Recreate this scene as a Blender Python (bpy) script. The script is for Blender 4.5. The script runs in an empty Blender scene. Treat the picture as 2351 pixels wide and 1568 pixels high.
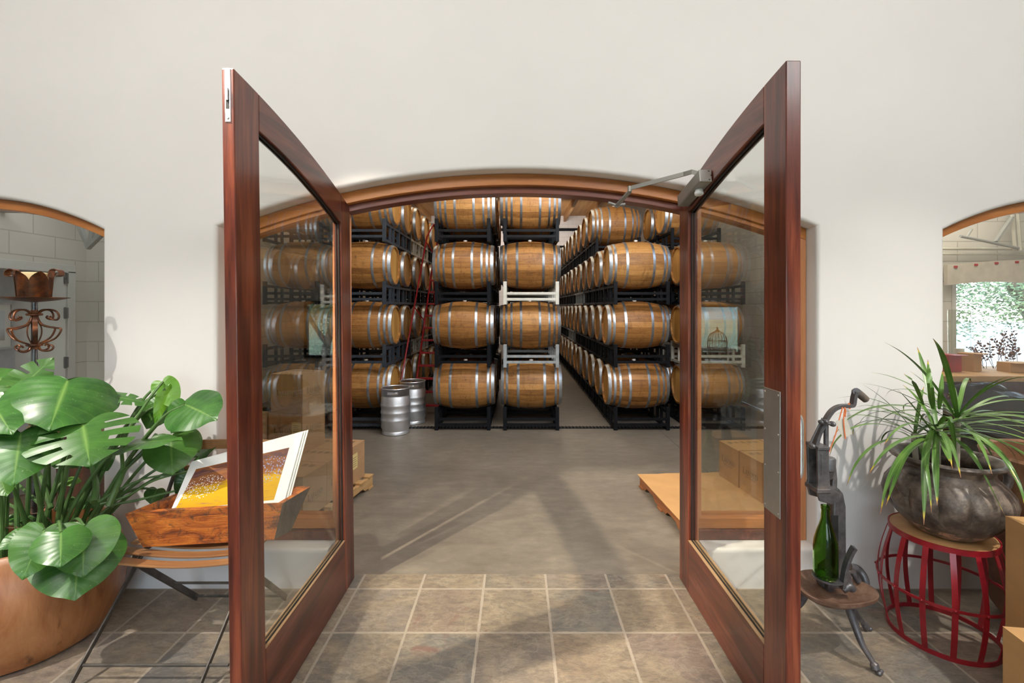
import bpy, bmesh, math, random
from mathutils import Vector, Matrix, Euler
from mathutils.geometry import tessellate_polygon
random.seed(7)
S = bpy.context.scene
COL = S.collection
PI = math.pi
# ------------------------------------------------------------------ camera
F, CX, CY, CH = 1080.0, 1187.0, 704.0, 1.75
cam_data = bpy.data.cameras.new('camera'); cam = bpy.data.objects.new('camera', cam_data); COL.objects.link(cam)
cam_data.sensor_width = 36.0; cam_data.lens = 36.0*F/2351.0
cam_data.shift_x = (1175.5-CX)/2351.0; cam_data.shift_y = (CY-784.0)/2351.0
cam_data.clip_start = 0.05; cam_data.clip_end = 400
cam.location = (0, 0, CH); cam.rotation_euler = (PI/2, 0, 0)
S.camera = cam
def W(x, y, Y):            # the point of the place seen at (x, y) of the photograph at distance Y
    return Vector(((x-CX)/F*Y, Y, CH-(y-CY)/F*Y))
# ------------------------------------------------------------------ exposure
S.view_settings.view_transform = 'Standard'; S.view_settings.look = 'None'
S.view_settings.gamma = 1.0; S.view_settings.exposure = 0.84
S.view_settings.use_curve_mapping = False
# ------------------------------------------------------------------ sky
wd = bpy.data.worlds.new('sky'); S.world = wd; wd.use_nodes = True
nt = wd.node_tree; nt.nodes.clear()
tc = nt.nodes.new('ShaderNodeTexCoord'); sx = nt.nodes.new('ShaderNodeSeparateXYZ'); nt.links.new(tc.outputs['Generated'], sx.inputs[0])
rp = nt.nodes.new('ShaderNodeValToRGB'); nt.links.new(sx.outputs['Z'], rp.inputs[0])
rp.color_ramp.elements[0].position = 0.0; rp.color_ramp.elements[0].color = (0.93, 0.97, 1, 1)
rp.color_ramp.elements[1].position = 0.45; rp.color_ramp.elements[1].color = (0.35, 0.6, 1, 1)
bg = nt.nodes.new('ShaderNodeBackground'); bg.inputs[1].default_value = 7.0
nt.links.new(rp.outputs[0], bg.inputs[0]); wo = nt.nodes.new('ShaderNodeOutputWorld'); nt.links.new(bg.outputs[0], wo.inputs[0])
# ------------------------------------------------------------------ lights
def lamp(name, kind, loc, energy, color=(1, 1, 1), target=None, size=1.0, size_y=None, spot=None):
    d = bpy.data.lights.new(name, kind); d.energy = energy; d.color = color
    if kind == 'AREA':
        d.shape = 'RECTANGLE'; d.size = size; d.size_y = size_y or size
    elif kind in ('POINT', 'SPOT'):
        d.shadow_soft_size = size
        if kind == 'SPOT': d.spot_size = spot; d.spot_blend = 1.0 if spot > 0.6 else 0.35
    elif kind == 'SUN': d.angle = size
    o = bpy.data.objects.new(name, d); COL.objects.link(o); o.location = loc
    if target is not None:
        o.rotation_euler = (Vector(target)-Vector(loc)).to_track_quat('-Z', 'Y').to_euler()
    return o
# tasting room: added overhead fill areas, then track spots
lamp('overhead_fill_light', 'AREA', (-2.4, -0.9, 4.6), 92, (1, 0.98, 0.95), (-1.6, 2.9, 1.6), 3.2, 1.6)  # area light added for ambient, tilted to brighten the wall
lamp('overhead_fill_light', 'AREA', (2.6, -0.9, 4.6), 88, (1, 0.985, 0.97), (1.8, 2.9, 1.6), 3.2, 1.6)  # matching added fill for the right half
lamp('track_spot_light', 'SPOT', (-2.3, 1.27, 4.4), 800, (1, 0.87, 0.68), (0.38, 3.40, 0), 0.03, spot=0.51)
lamp('track_spot_light', 'SPOT', (1.3, 0.1, 4.4), 130, (1, 0.90, 0.76), (0.0, 2.2, 0), 0.05, spot=0.75)  # extra spot added to brighten the near floor tiles
lamp('track_spot_light', 'SPOT', (3.2, 0.7, 4.4), 290, (1, 0.94, 0.85), (1.95, 2.4, 0.1), 0.04, spot=0.95)
lamp('track_spot_light', 'SPOT', (-3.3, 0.5, 4.4), 430, (1, 0.93, 0.84), (-1.7, 2.2, 0.0), 0.03, spot=0.9)
# barrel cellar
lamp('cellar_front_fill', 'AREA', (0.2, 4.6, 4.4), 66, (1, 0.94, 0.86), (0.2, 7.0, 1.8), 4.5, 0.5)  # unseen area light added to light the barrel fronts
lamp('cellar_daylight_fill', 'AREA', (1.3, 3.35, 3.3), 58, (0.88, 0.94, 1.0), (0.3, 7.1, 1.3), 1.4, 0.9)  # unseen area light above the door, added to imitate daylight
lamp('cellar_aisle_fill', 'AREA', (0.95, 11.5, 5.3), 32, (1, 0.82, 0.58), (0.95, 11.5, 0), 0.5, 9.0)  # added warm fill for the barrel heads along the aisle
lamp('cellar_aisle_fill', 'AREA', (-1.45, 9.2, 5.3), 26, (1, 0.82, 0.58), (-1.6, 9.2, 0), 0.5, 3.5)  # same added warm fill over the gap by the ladder
lamp('cellar_rear_fill', 'AREA', (0.0, 18.5, 4.6), 75, (1, 0.95, 0.9), (0, 21.9, 4.2), 5.0, 1.0)  # added fill that brightens the pale rear wall
lamp('left_room_light', 'AREA', (-3.6, 3.9, 2.9), 4.5, (0.95, 0.98, 1.0), (-3.6, 3.95, 0), 0.8, 0.8)
lamp('right_room_light', 'AREA', (3.9, 4.0, 3.3), 22, (1, 0.93, 0.82), (4.2, 4.1, 0), 1.2, 0.8)
lamp('sun', 'SUN', (0, -10, 20), 3.0, (1, 0.95, 0.86), (10, 12, 0), 0.01)
# ------------------------------------------------------------------ helpers
def BM(): return bmesh.new()
def finish(bm, name, mat, parent=None, smooth=None, bevel=None, mats=None, loc=None, rot=None):
    me = bpy.data.meshes.new(name)
    bmesh.ops.recalc_face_normals(bm, faces=bm.faces) if smooth != 'keep' else None
    bm.to_mesh(me); bm.free()
    for m in (mats or [mat]): me.materials.append(m)
    o = bpy.data.objects.new(name, me); COL.objects.link(o)
    if smooth:
        for p in me.polygons: p.use_smooth = True
        try: me.set_sharp_from_angle(angle=math.radians(38))
        except Exception: pass
    if bevel:
        b = o.modifiers.new('bevel', 'BEVEL'); b.width = bevel; b.segments = 2; b.limit_method = 'ANGLE'; b.angle_limit = math.radians(40)
    if parent: o.parent = parent
    if loc is not None: o.location = loc
    if rot is not None: o.rotation_euler = rot
    return o
def box(bm, x0, x1, y0, y1, z0, z1, M=None):
    vs = [bm.verts.new((x, y, z)) for z in (z0, z1) for y in (y0, y1) for x in (x0, x1)]
    if M is not None:
        for v in vs: v.co = M @ v.co
    for f in ((0, 1, 3, 2), (4, 6, 7, 5), (0, 4, 5, 1), (2, 3, 7, 6), (0, 2, 6, 4), (1, 5, 7, 3)):
        bm.faces.new([vs[i] for i in f])
    return vs
def hexa(bm, pts):          # 8 points: bottom 4 (loop), top 4 (loop)
    vs = [bm.verts.new(p) for p in pts]
    for f in ((3, 2, 1, 0), (4, 5, 6, 7), (0, 1, 5, 4), (1, 2, 6, 5), (2, 3, 7, 6), (3, 0, 4, 7)):
        bm.faces.new([vs[i] for i in f])
def prism(bm, pts, axis, lo, hi):   # outline pts in the two other axes, order kept
    def P(a, b, c): return {'x': (c, a, b), 'y': (a, c, b), 'z': (a, b, c)}[axis]
    A = [bm.verts.new(P(a, b, lo)) for a, b in pts]; B = [bm.verts.new(P(a, b, hi)) for a, b in pts]
    n = len(pts)
    tri = tessellate_polygon([[Vector((a, b, 0)) for a, b in pts]])
    for t in tri:
        bm.faces.new([A[i] for i in t]); bm.faces.new([B[i] for i in reversed(t)])
    for i in range(n): bm.faces.new([A[i], A[(i+1) % n], B[(i+1) % n], B[i]])
def strip_prism(bm, lower, upper, axis, lo, hi):   # band between two polylines of equal length
    def P(p, c): a, b = p; return {'x': (c, a, b), 'y': (a, c, b), 'z': (a, b, c)}[axis]
    R = [[bm.verts.new(P(l, lo)), bm.verts.new(P(u, lo)), bm.verts.new(P(u, hi)), bm.verts.new(P(l, hi))] for l, u in zip(lower, upper)]
    for a, b in zip(R[:-1], R[1:]):
        for k in range(4): bm.faces.new([a[k], a[(k+1) % 4], b[(k+1) % 4], b[k]])
    bm.faces.new(R[0]); bm.faces.new(list(reversed(R[-1])))
def lathe(bm, prof, segs=32, axis='z', M=None, cap0=True, cap1=True, mod=None, close=False):
    rings = []
    for k, (r, h) in enumerate(prof):
        ring = []
        for i in range(segs):
            a = 2*PI*i/segs
            rr = r*(mod(a, h, k) if mod else 1)
            p = Vector((rr*math.cos(a), rr*math.sin(a), h))
            if axis == 'x': p = Vector((p.z, p.x, p.y))
            if axis == 'y': p = Vector((p.y, p.z, p.x))
            if M is not None: p = M @ p
            ring.append(bm.verts.new(p))
        rings.append(ring)
    if close: rings.append(rings[0])
    for a, b in zip(rings[:-1], rings[1:]):
        for i in range(segs):
            bm.faces.new([a[i], a[(i+1) % segs], b[(i+1) % segs], b[i]])
    if not close:
        if cap0: bm.faces.new(list(reversed(rings[0])))
        if cap1: bm.faces.new(rings[-1])
def smooth_path(pts, n=6):
    pts = [Vector(p) for p in pts]
    if len(pts) < 3: return pts
    P = [pts[0]*2-pts[1]] + pts + [pts[-1]*2-pts[-2]]
    out = []
    for i in range(1, len(P)-2):
        for k in range(n):
            t = k/n; a, b, c, d = P[i-1], P[i], P[i+1], P[i+2]
            out.append(0.5*((2*b)+(c-a)*t+(2*a-5*b+4*c-d)*t*t+(3*b-a-3*c+d)*t**3))
    out.append(pts[-1]); return out
def tube(bm, pts, r, segs=8, closed=False, flat=None, up=None):
    # r: number or list; flat=(w,t) gives a flat bar section; up fixes the section's width direction
    pts = [Vector(p) for p in pts]; n = len(pts); rings = []
    prev = None
    for i, p in enumerate(pts):
        if closed: t = (pts[(i+1) % n]-pts[i-1])
        else: t = pts[min(i+1, n-1)]-pts[max(i-1, 0)]
        t.normalize()
        if up is not None:
            ref = Vector(up(i, p) if callable(up) else up)
            u = (ref - t*ref.dot(t))
            u = u.normalized() if u.length > 1e-6 else t.orthogonal().normalized()
        elif prev is None: u = t.orthogonal().normalized()
        else:
            u = prev-t*prev.dot(t); u.normalize()
        prev = u; v = t.cross(u)
        rr = r[min(i, len(r)-1)] if isinstance(r, (list, tuple)) else r
        if flat:
            w, h = flat
            ring = [bm.verts.new(p+u*a*w/2+v*b*h/2) for a, b in ((-1, -1), (1, -1), (1, 1), (-1, 1))]
        else:
            ring = [bm.verts.new(p+(u*math.cos(2*PI*k/segs)+v*math.sin(2*PI*k/segs))*rr) for k in range(segs)]
        rings.append(ring)
    m = len(rings[0])
    for i in range(n if closed else n-1):
        a, b = rings[i], rings[(i+1) % n]
        for k in range(m): bm.faces.new([a[k], a[(k+1) % m], b[(k+1) % m], b[k]])
    if not closed:
        bm.faces.new(list(reversed(rings[0]))); bm.faces.new(rings[-1])
def sphere(bm, c, r, sc=(1, 1, 1), u=12, v=8):
    M = Matrix.Translation(c) @ Matrix.Diagonal((r*sc[0], r*sc[1], r*sc[2], 1))
    bmesh.ops.create_uvsphere(bm, u_segments=u, v_segments=v, radius=1, matrix=M)
def tag(o, label=None, cat=None, group=None, kind=None):
    if label: o['label'] = label
    if cat: o['category'] = cat
    if group: o['group'] = group
    if kind: o['kind'] = kind
    return o
def thing(name, label, cat, loc=(0, 0, 0), rot=(0, 0, 0), group=None, kind=None):
    o = bpy.data.objects.new(name, None); COL.objects.link(o); o.location = loc; o.rotation_euler = rot
    o.empty_display_size = 0.1
    return tag(o, label, cat, group, kind)
def struct(o): o['kind'] = 'structure'; return o
KIDS = {}
def copy_tree(o, parent=None):
    c = o.copy(); COL.objects.link(c)
    if parent: c.parent = parent
    for ch in list(o.children): copy_tree(ch, c)
    return c
# ------------------------------------------------------------------ materials
class NT:
    def __init__(s, name):
        s.m = bpy.data.materials.new(name); s.m.use_nodes = True; s.t = s.m.node_tree; s.t.nodes.clear()
        s.out = s.t.nodes.new('ShaderNodeOutputMaterial')
        s.b = s.t.nodes.new('ShaderNodeBsdfPrincipled'); s.t.links.new(s.b.outputs[0], s.out.inputs[0])
    def set(s, inp, v):
        if isinstance(v, bpy.types.NodeSocket): s.t.links.new(v, inp)
        elif isinstance(v, (tuple, list)) and len(v) == 3 and inp.type == 'RGBA': inp.default_value = (*v, 1)
        else: inp.default_value = v
    def n(s, typ, out=0, ins=None, **kw):
        nd = s.t.nodes.new('ShaderNode'+typ)
        for k, v in kw.items(): setattr(nd, k, v)
        for k, v in (ins or {}).items(): s.set(nd.inputs[k], v)
        return nd.outputs[out]
    def obj(s): return s.n('TexCoord', 'Object')
    def uv(s): return s.n('TexCoord', 'UV')
    def map(s, v, scale=(1, 1, 1), rot=(0, 0, 0), loc=(0, 0, 0)):
        return s.n('Mapping', 0, {0: v, 'Scale': scale, 'Rotation': rot, 'Location': loc})
    def noise(s, v, scale, detail=4, rough=0.55, dist=0.0, out=0):
        return s.n('TexNoise', out, {'Vector': v, 'Scale': scale, 'Detail': detail, 'Roughness': rough, 'Distortion': dist})
    def ramp(s, f, stops, interp='LINEAR'):
        nd = s.t.nodes.new('ShaderNodeValToRGB'); s.t.links.new(f, nd.inputs[0]); e = nd.color_ramp.elements
        nd.color_ramp.interpolation = interp
        while len(e) < len(stops): e.new(0.5)
        for i, (p, c) in enumerate(stops): e[i].position = p; e[i].color = (*c, 1) if len(c) == 3 else c
        return nd.outputs[0]
    def math(s, op, a, b=0.0, c=0.0):
        nd = s.t.nodes.new('ShaderNodeMath'); nd.operation = op
        s.set(nd.inputs[0], a); s.set(nd.inputs[1], b); s.set(nd.inputs[2], c)
        return nd.outputs[0]
    def mix(s, f, a, b, typ='MIX'):
        nd = s.t.nodes.new('ShaderNodeMix'); nd.data_type = 'RGBA'; nd.blend_type = typ
        s.set(nd.inputs[0], f); s.set(nd.inputs[6], a); s.set(nd.inputs[7], b); return nd.outputs[2]
    def xyz(s, v):
        nd = s.t.nodes.new('ShaderNodeSeparateXYZ'); s.t.links.new(v, nd.inputs[0]); return nd.outputs
    def comb(s, x, y, z):
        nd = s.t.nodes.new('ShaderNodeCombineXYZ')
        for i, q in enumerate((x, y, z)): s.set(nd.inputs[i], q)
        return nd.outputs[0]
    def bump(s, h, strength=0.3, dist=0.01):
        s.set(s.b.inputs['Normal'], s.n('Bump', 0, {'Height': h, 'Strength': strength, 'Distance': dist}))
    def fin(s, col=None, rough=None, metal=None, spec=None, coat=None):
        B = s.b.inputs
        if col is not None: s.set(B['Base Color'], col)
        if rough is not None: s.set(B['Roughness'], rough)
        if metal is not None: s.set(B['Metallic'], metal)
        if spec is not None: s.set(B['Specular IOR Level'], spec)
        if coat is not None: s.set(B['Coat Weight'], coat); B['Coat Roughness'].default_value = 0.15
        return s.m
def rgb(r, g, b):
    f = lambda c: (c/255/12.92) if c/255 <= 0.04045 else ((c/255+0.055)/1.055)**2.4
    return (f(r), f(g), f(b))
def plain(name, c, rough=0.5, metal=0.0, var=0.12, scale=12, bump=0.0, coat=None, spec=None):
    m = NT(name); f = m.noise(m.obj(), scale, 5)
    a = tuple(min(1, x*(1+var)) for x in c); d = tuple(x*(1-var) for x in c)
    col = m.ramp(f, [(0.3, d), (0.7, a)])
    if bump: m.bump(f, bump, 0.004)
    return m.fin(col, rough, metal, coat=coat, spec=spec)
def wood(name, dark, mid, light, rough=0.35, axis='z', scale=9, coat=None, bump=0.1, streak=14, spread=0.18):
    m = NT(name); st = {'x': (0.07, 1, 1), 'y': (1, 0.07, 1), 'z': (1, 1, 0.07)}[axis]
    v = m.map(m.obj(), st)
    rnd = m.n('ObjectInfo', 'Random')
    v2 = m.n('VectorMath', 0, {0: v, 1: m.comb(m.math('MULTIPLY', rnd, 31.0), m.math('MULTIPLY', rnd, 17.0), 0.0)}, operation='ADD')
    a = m.noise(v2, scale, 6, 0.6, 0.8); b = m.noise(v2, scale*streak, 3, 0.6)
    f = m.math('ADD', m.math('MULTIPLY', a, 0.75), m.math('MULTIPLY', b, 0.25))
    col = m.ramp(f, [(0.5-spread, dark), (0.5, mid), (0.5+spread, light)])
    m.bump(b, bump, 0.002)
    return m.fin(col, rough, coat=coat)
def metalmat(name, c, rough=0.4, var=0.2, scale=20):
    m = NT(name); f = m.noise(m.obj(), scale, 6, 0.65)
    col = m.ramp(f, [(0.3, tuple(x*(1-var) for x in c)), (0.7, tuple(min(1, x*(1+var)) for x in c))])
    r = m.math('MULTIPLY_ADD', f, 0.25, rough-0.1)
    return m.fin(col, r, 0.9)
def glassmat(name, tint=(1, 1, 1), ior=1.5, rough=0.0):
    m = NT(name); m.t.nodes.remove(m.b)
    tr = m.n('BsdfTransparent', 0, {'Color': tint}); gl = m.n('BsdfGlossy', 0, {'Color': (1, 1, 1), 'Roughness': rough})
    f0 = ((ior-1)/(ior+1))**2; fc = m.n('LayerWeight', 'Facing', {'Blend': 0.5})
    fr = m.math('MULTIPLY_ADD', m.math('POWER', fc, 5.0), 1-f0, f0)
    mx = m.t.nodes.new('ShaderNodeMixShader'); m.set(mx.inputs[0], fr); m.t.links.new(tr, mx.inputs[1]); m.t.links.new(gl, mx.inputs[2])
    m.t.links.new(mx.outputs[0], m.out.inputs[0]); return m.m
M = {}
# plaster
m = NT('plaster'); o = m.obj(); f = m.noise(o, 1.3, 3); g = m.noise(o, 9, 5)
m.bump(g, 0.08, 0.01); M['plaster'] = m.fin(m.ramp(f, [(0.3, (0.75, 0.725, 0.705)), (0.7, (0.79, 0.765, 0.745))]), 0.75)
# concrete
m = NT('concrete'); o = m.obj(); f = m.noise(o, 0.9, 6, 0.65); g = m.noise(m.map(o, (1, 2.2, 1)), 5, 7, 0.7); h = m.noise(o, 60, 3)
c = m.ramp(m.math('ADD', m.math('MULTIPLY', f, 0.5), m.math('MULTIPLY', g, 0.5)), [(0.32, (0.115, 0.096, 0.074)), (0.5, (0.172, 0.145, 0.114)), (0.68, (0.25, 0.212, 0.165))])
c = m.mix(m.ramp(m.noise(o, 14, 5, 0.8), [(0.66, (0, 0, 0)), (0.74, (1, 1, 1))]), c, (0.27, 0.24, 0.20))
X = m.xyz(o)
# sawn control joints, one metre grid set off the drain
j1 = m.math('LESS_THAN', m.math('ABSOLUTE', m.math('ADD', X[0], 2.32)), 0.005)
j2 = m.math('LESS_THAN', m.math('ABSOLUTE', m.math('ADD', X[0], -2.02)), 0.005)
c = m.mix(m.math('MAXIMUM', j1, j2), c, (0.07, 0.06, 0.055))
m.bump(m.math('ADD', g, m.math('MULTIPLY', h, 0.2)), 0.12, 0.006)
M['concrete'] = m.fin(c, m.math('MULTIPLY_ADD', f, 0.3, 0.32), spec=0.5)
# slate tiles
m = NT('slate_tiles'); o = m.obj(); X = m.xyz(o); TP = 0.392
tx = m.math('DIVIDE', m.math('ADD', X[0], 0.60+TP*20), TP); ty = m.math('DIVIDE', m.math('ADD', X[1], -2.917+TP*30), TP)
ix = m.math('FLOOR', tx); iy = m.math('FLOOR', ty); fx = m.math('FRACT', tx); fy = m.math('FRACT', ty)
wob = m.math('MULTIPLY', m.math('SUBTRACT', m.noise(o, 16, 3), 0.5), 0.022)
ex = m.math('MINIMUM', fx, m.math('SUBTRACT', 1.0, fx)); ey = m.math('MINIMUM', fy, m.math('SUBTRACT', 1.0, fy))
ed = m.math('ADD', m.math('MINIMUM', ex, ey), wob)
grout = m.math('LESS_THAN', ed, 0.018)
wn = m.t.nodes.new('ShaderNodeTexWhiteNoise'); wn.noise_dimensions = '3D'; m.t.links.new(m.comb(ix, iy, 3.0), wn.inputs[0])
base = m.ramp(wn.outputs['Value'], [(0.0, (0.25, 0.20, 0.155)), (0.2, (0.175, 0.165, 0.14)), (0.4, (0.31, 0.235, 0.155)), (0.58, (0.24, 0.18, 0.15)), (0.74, (0.26, 0.235, 0.19)), (0.9, (0.165, 0.155, 0.14))])
jit = m.n('VectorMath', 0, {0: o, 1: wn.outputs['Color']}, operation='ADD')
str_ = m.noise(m.map(jit, (1, 2.0, 1), (0, 0, 0.6)), 15, 12, 0.80, 0.35)
cl = m.noise(jit, 2.6, 8, 0.66, 0.5)
c = m.mix(m.ramp(cl, [(0.42, (0, 0, 0)), (0.6, (1, 1, 1))]), base, (0.33, 0.26, 0.18))
c = m.mix(m.ramp(str_, [(0.42, (1, 1, 1)), (0.56, (0, 0, 0))]), c, m.mix(0.5, c, (0.085, 0.075, 0.07)))
c = m.mix(m.ramp(m.noise(jit, 4.1, 7, 0.65, 1.2), [(0.62, (0, 0, 0)), (0.70, (0.8, 0.8, 0.8))]), c, (0.20, 0.11, 0.085))
ln = m.ramp(m.noise(m.map(jit, (1, 1.6, 1)), 3.3, 9, 0.62, 0.5), [(0.478, (0, 0, 0)), (0.5, (1, 1, 1)), (0.522, (0, 0, 0))])
c = m.mix(m.math('MULTIPLY', ln, 0.22), c, (0.52, 0.44, 0.33))
c = m.mix(grout, c, (0.40, 0.335, 0.265))
hh = m.math('MULTIPLY_ADD', str_, 0.6, m.math('MULTIPLY', m.math('SUBTRACT', 1.0, grout), 0.5))
m.bump(hh, 0.8, 0.016); M['slate'] = m.fin(c, m.math('MULTIPLY_ADD', str_, 0.35, 0.28), spec=0.5)
# block wall
def blockmat(name, c0, c1, plane='yz'):
    m = NT(name); X = m.xyz(m.obj()); a = X[1] if plane == 'yz' else X[0]
    nd = m.t.nodes.new('ShaderNodeTexBrick'); m.t.links.new(m.comb(a, X[2], 0.0), nd.inputs['Vector'])
    nd.inputs['Scale'].default_value = 1.0; nd.inputs['Brick Width'].default_value = 0.4; nd.inputs['Row Height'].default_value = 0.2
    nd.inputs['Mortar Size'].default_value = 0.006; nd.inputs['Mortar Smooth'].default_value = 0.4
    nd.inputs['Color1'].default_value = (*c0, 1); nd.inputs['Color2'].default_value = (*c1, 1); nd.inputs['Mortar'].default_value = (*[x*0.72 for x in c0], 1)
    m.bump(m.math('SUBTRACT', 1.0, nd.outputs['Fac']), 0.3, 0.006)
    return m.fin(nd.outputs['Color'], 0.8)
M['block_x'] = blockmat('painted_block_side', (0.60, 0.57, 0.52), (0.63, 0.60, 0.55), 'yz')
M['block_y'] = blockmat('painted_block_end', (0.60, 0.57, 0.52), (0.63, 0.60, 0.55), 'xz')
M['block_pink'] = blockmat('painted_block_rear', (0.72, 0.66, 0.62), (0.75, 0.69, 0.65), 'xz')
M['maho_z'] = wood('mahogany_upright', (0.038, 0.007, 0.004), (0.12, 0.022, 0.010), (0.24, 0.058, 0.024), 0.30, 'z', 9, coat=0.3, streak=6, spread=0.11)
M['maho_y'] = wood('mahogany_rail', (0.045, 0.009, 0.005), (0.11, 0.024, 0.012), (0.20, 0.052, 0.025), 0.32, 'y', 9, coat=0.3, streak=6, spread=0.13)
M['frame_x'] = wood('door_frame_head_wood', (0.30, 0.095, 0.022), (0.48, 0.175, 0.045), (0.62, 0.26, 0.075), 0.36, 'x', 5, coat=0.2)
M['frame_z'] = wood('door_frame_post_wood', (0.34, 0.12, 0.045), (0.52, 0.21, 0.085), (0.66, 0.31, 0.15), 0.36, 'z', 6, coat=0.2)
M['stop'] = wood('door_stop_wood', (0.10, 0.022, 0.012), (0.17, 0.045, 0.025), (0.24, 0.075, 0.04), 0.35, 'x', 6, coat=0.2)
M['pale_tan'] = wood('pale_tan_wood', (0.26, 0.15, 0.07), (0.34, 0.21, 0.11), (0.42, 0.27, 0.15), 0.5, 'y', 8)
M['glass'] = glassmat('window_glass', (0.93, 0.94, 0.92), 1.52)
M['glass_tint'] = glassmat('coated_glass', (0.90, 0.90, 0.87), 1.8)
M['gasket'] = plain('black_gasket', (0.012, 0.012, 0.012), 0.6)
M['steel'] = metalmat('brushed_steel', (0.50, 0.49, 0.46), 0.38, 0.08)
M['chrome'] = metalmat('polished_steel', (0.78, 0.78, 0.78), 0.2, 0.04)
M['grey_enamel'] = plain('grey_enamel', (0.27, 0.26, 0.235), 0.38, 0.3, 0.06)
M['white_plastic'] = plain('white_plastic', (0.75, 0.76, 0.75), 0.35)
M['black_steel'] = plain('black_painted_steel', (0.006, 0.0065, 0.008), 0.5, 0.0, 0.3, spec=0.12)
M['grey_steel'] = plain('galvanised_grey_steel', (0.32, 0.33, 0.33), 0.45, 0.5, 0.2)
M['cream_steel'] = plain('cream_painted_steel', (0.52, 0.50, 0.43), 0.5, 0.0, 0.12)
M['rack_blue'] = plain('slate_blue_steel', (0.035, 0.042, 0.052), 0.45, 0.0, 0.2, spec=0.2)
M['red_paint'] = plain('red_painted_steel', (0.36, 0.012, 0.014), 0.35, 0.0, 0.2)
M['white_paint'] = plain('white_painted_trim', (0.62, 0.62, 0.60), 0.5, 0, 0.03)
M['grey_paint'] = plain('grey_painted_steel', (0.30, 0.31, 0.30), 0.5, 0, 0.05)
M['ink'] = plain('printed_ink', (0.035, 0.025, 0.02), 0.7)
M['paper'] = plain('cream_paper', (0.85, 0.84, 0.80), 0.6, 0, 0.02)
M['yellow_label'] = plain('yellow_paper_label', (0.66, 0.52, 0.22), 0.6, 0, 0.05)
M['soil'] = plain('potting_soil', (0.045, 0.03, 0.02), 0.95, 0, 0.5, 60, 0.8)
def cardboard(name, c):
    m = NT(name); o = m.obj(); f = m.noise(m.map(o, (1, 1, 3)), 4, 5); r = m.n('ObjectInfo', 'Random')
    col = m.ramp(f, [(0.3, tuple(x*0.9 for x in c)), (0.7, tuple(x*1.08 for x in c))])
    return m.fin(col, 0.72)
M['card'] = cardboard('corrugated_cardboard', (0.40, 0.235, 0.115))
M['card_warm'] = cardboard('warm_corrugated_cardboard', (0.47, 0.26, 0.10))
M['pine'] = wood('pallet_pine', (0.34, 0.18, 0.07), (0.46, 0.27, 0.11), (0.56, 0.36, 0.17), 0.7, 'y', 8)
M['pallet_red'] = wood('red_brown_pallet_wood', (0.16, 0.05, 0.018), (0.30, 0.11, 0.04), (0.42, 0.19, 0.07), 0.7, 'y', 8)
# ply ceiling
m = NT('plywood_ceiling'); o = m.obj(); f = m.noise(m.map(o, (1, 0.08, 1)), 5, 6, 0.6, 1.0)
M['ply'] = m.fin(m.ramp(f, [(0.3, (0.34, 0.16, 0.05)), (0.5, (0.46, 0.235, 0.075)), (0.7, (0.54, 0.30, 0.11))]), 0.6)
M['beam'] = wood('beam_wood', (0.28, 0.13, 0.045), (0.40, 0.20, 0.07), (0.50, 0.27, 0.10), 0.6, 'y', 6)
# oak staves: colour by stave around the X axis
m = NT('oak_staves'); o = m.obj(); X = m.xyz(o); rnd = m.n('ObjectInfo', 'Random')
ang = m.math('DIVIDE', m.math('ARCTAN2', X[2], X[1]), 2*PI)
st = m.math('MULTIPLY', m.math('ADD', ang, 1.0), 26.0); idx = m.math('FLOOR', st); fr = m.math('FRACT', st)
wn = m.t.nodes.new('ShaderNodeTexWhiteNoise'); wn.noise_dimensions = '2D'; m.t.links.new(m.comb(idx, m.math('MULTIPLY', rnd, 91.0), 0.0), wn.inputs[0])
vec = m.comb(m.math('ADD', m.math('MULTIPLY', X[0], 0.9), m.math('MULTIPLY', rnd, 40.0)), m.math('MULTIPLY', X[1], 7.0), m.math('MULTIPLY', X[2], 7.0))
gr = m.noise(vec, 5, 7, 0.65, 0.4)
f = m.math('ADD', m.math('MULTIPLY', gr, 0.62), m.math('MULTIPLY', wn.outputs['Value'], 0.38))
c = m.ramp(f, [(0.24, (0.17, 0.072, 0.018)), (0.48, (0.345, 0.160, 0.042)), (0.76, (0.52, 0.27, 0.085))])
c = m.mix(m.math('MULTIPLY', rnd, 0.5), c, m.mix(1.0, c, (0.80, 0.66, 0.55), 'MULTIPLY'))
seam = m.math('LESS_THAN', m.math('MINIMUM', fr, m.math('SUBTRACT', 1.0, fr)), 0.035)
c = m.mix(m.math('MULTIPLY', seam, 0.45), c, (0.07, 0.032, 0.012))
stain = m.ramp(m.noise(m.comb(m.math('ADD', m.math('MULTIPLY', X[0], 3.5), m.math('MULTIPLY', rnd, 77.0)), X[1], m.math('MULTIPLY', X[2], 1.2)), 2.6, 7, 0.75, 0.8), [(0.52, (0, 0, 0)), (0.70, (1, 1, 1))])
c = m.mix(m.math('MULTIPLY', stain, 0.6), c, (0.09, 0.035, 0.012))
mid = m.math('LESS_THAN', m.math('ABSOLUTE', X[0]), 0.055)
tight = m.ramp(m.noise(m.comb(m.math('MULTIPLY', X[0], 9.0), m.math('MULTIPLY', rnd, 50.0), m.math('MULTIPLY', X[2], 6.0)), 4, 8, 0.8), [(0.54, (0, 0, 0)), (0.64, (1, 1, 1))])
c = m.mix(m.math('MULTIPLY', m.math('MULTIPLY', mid, tight), 0.7), c, (0.07, 0.03, 0.014))
m.bump(m.math('SUBTRACT', gr, seam), 0.12, 0.003)
M['oak'] = m.fin(c, 0.5, spec=0.35)
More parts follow.
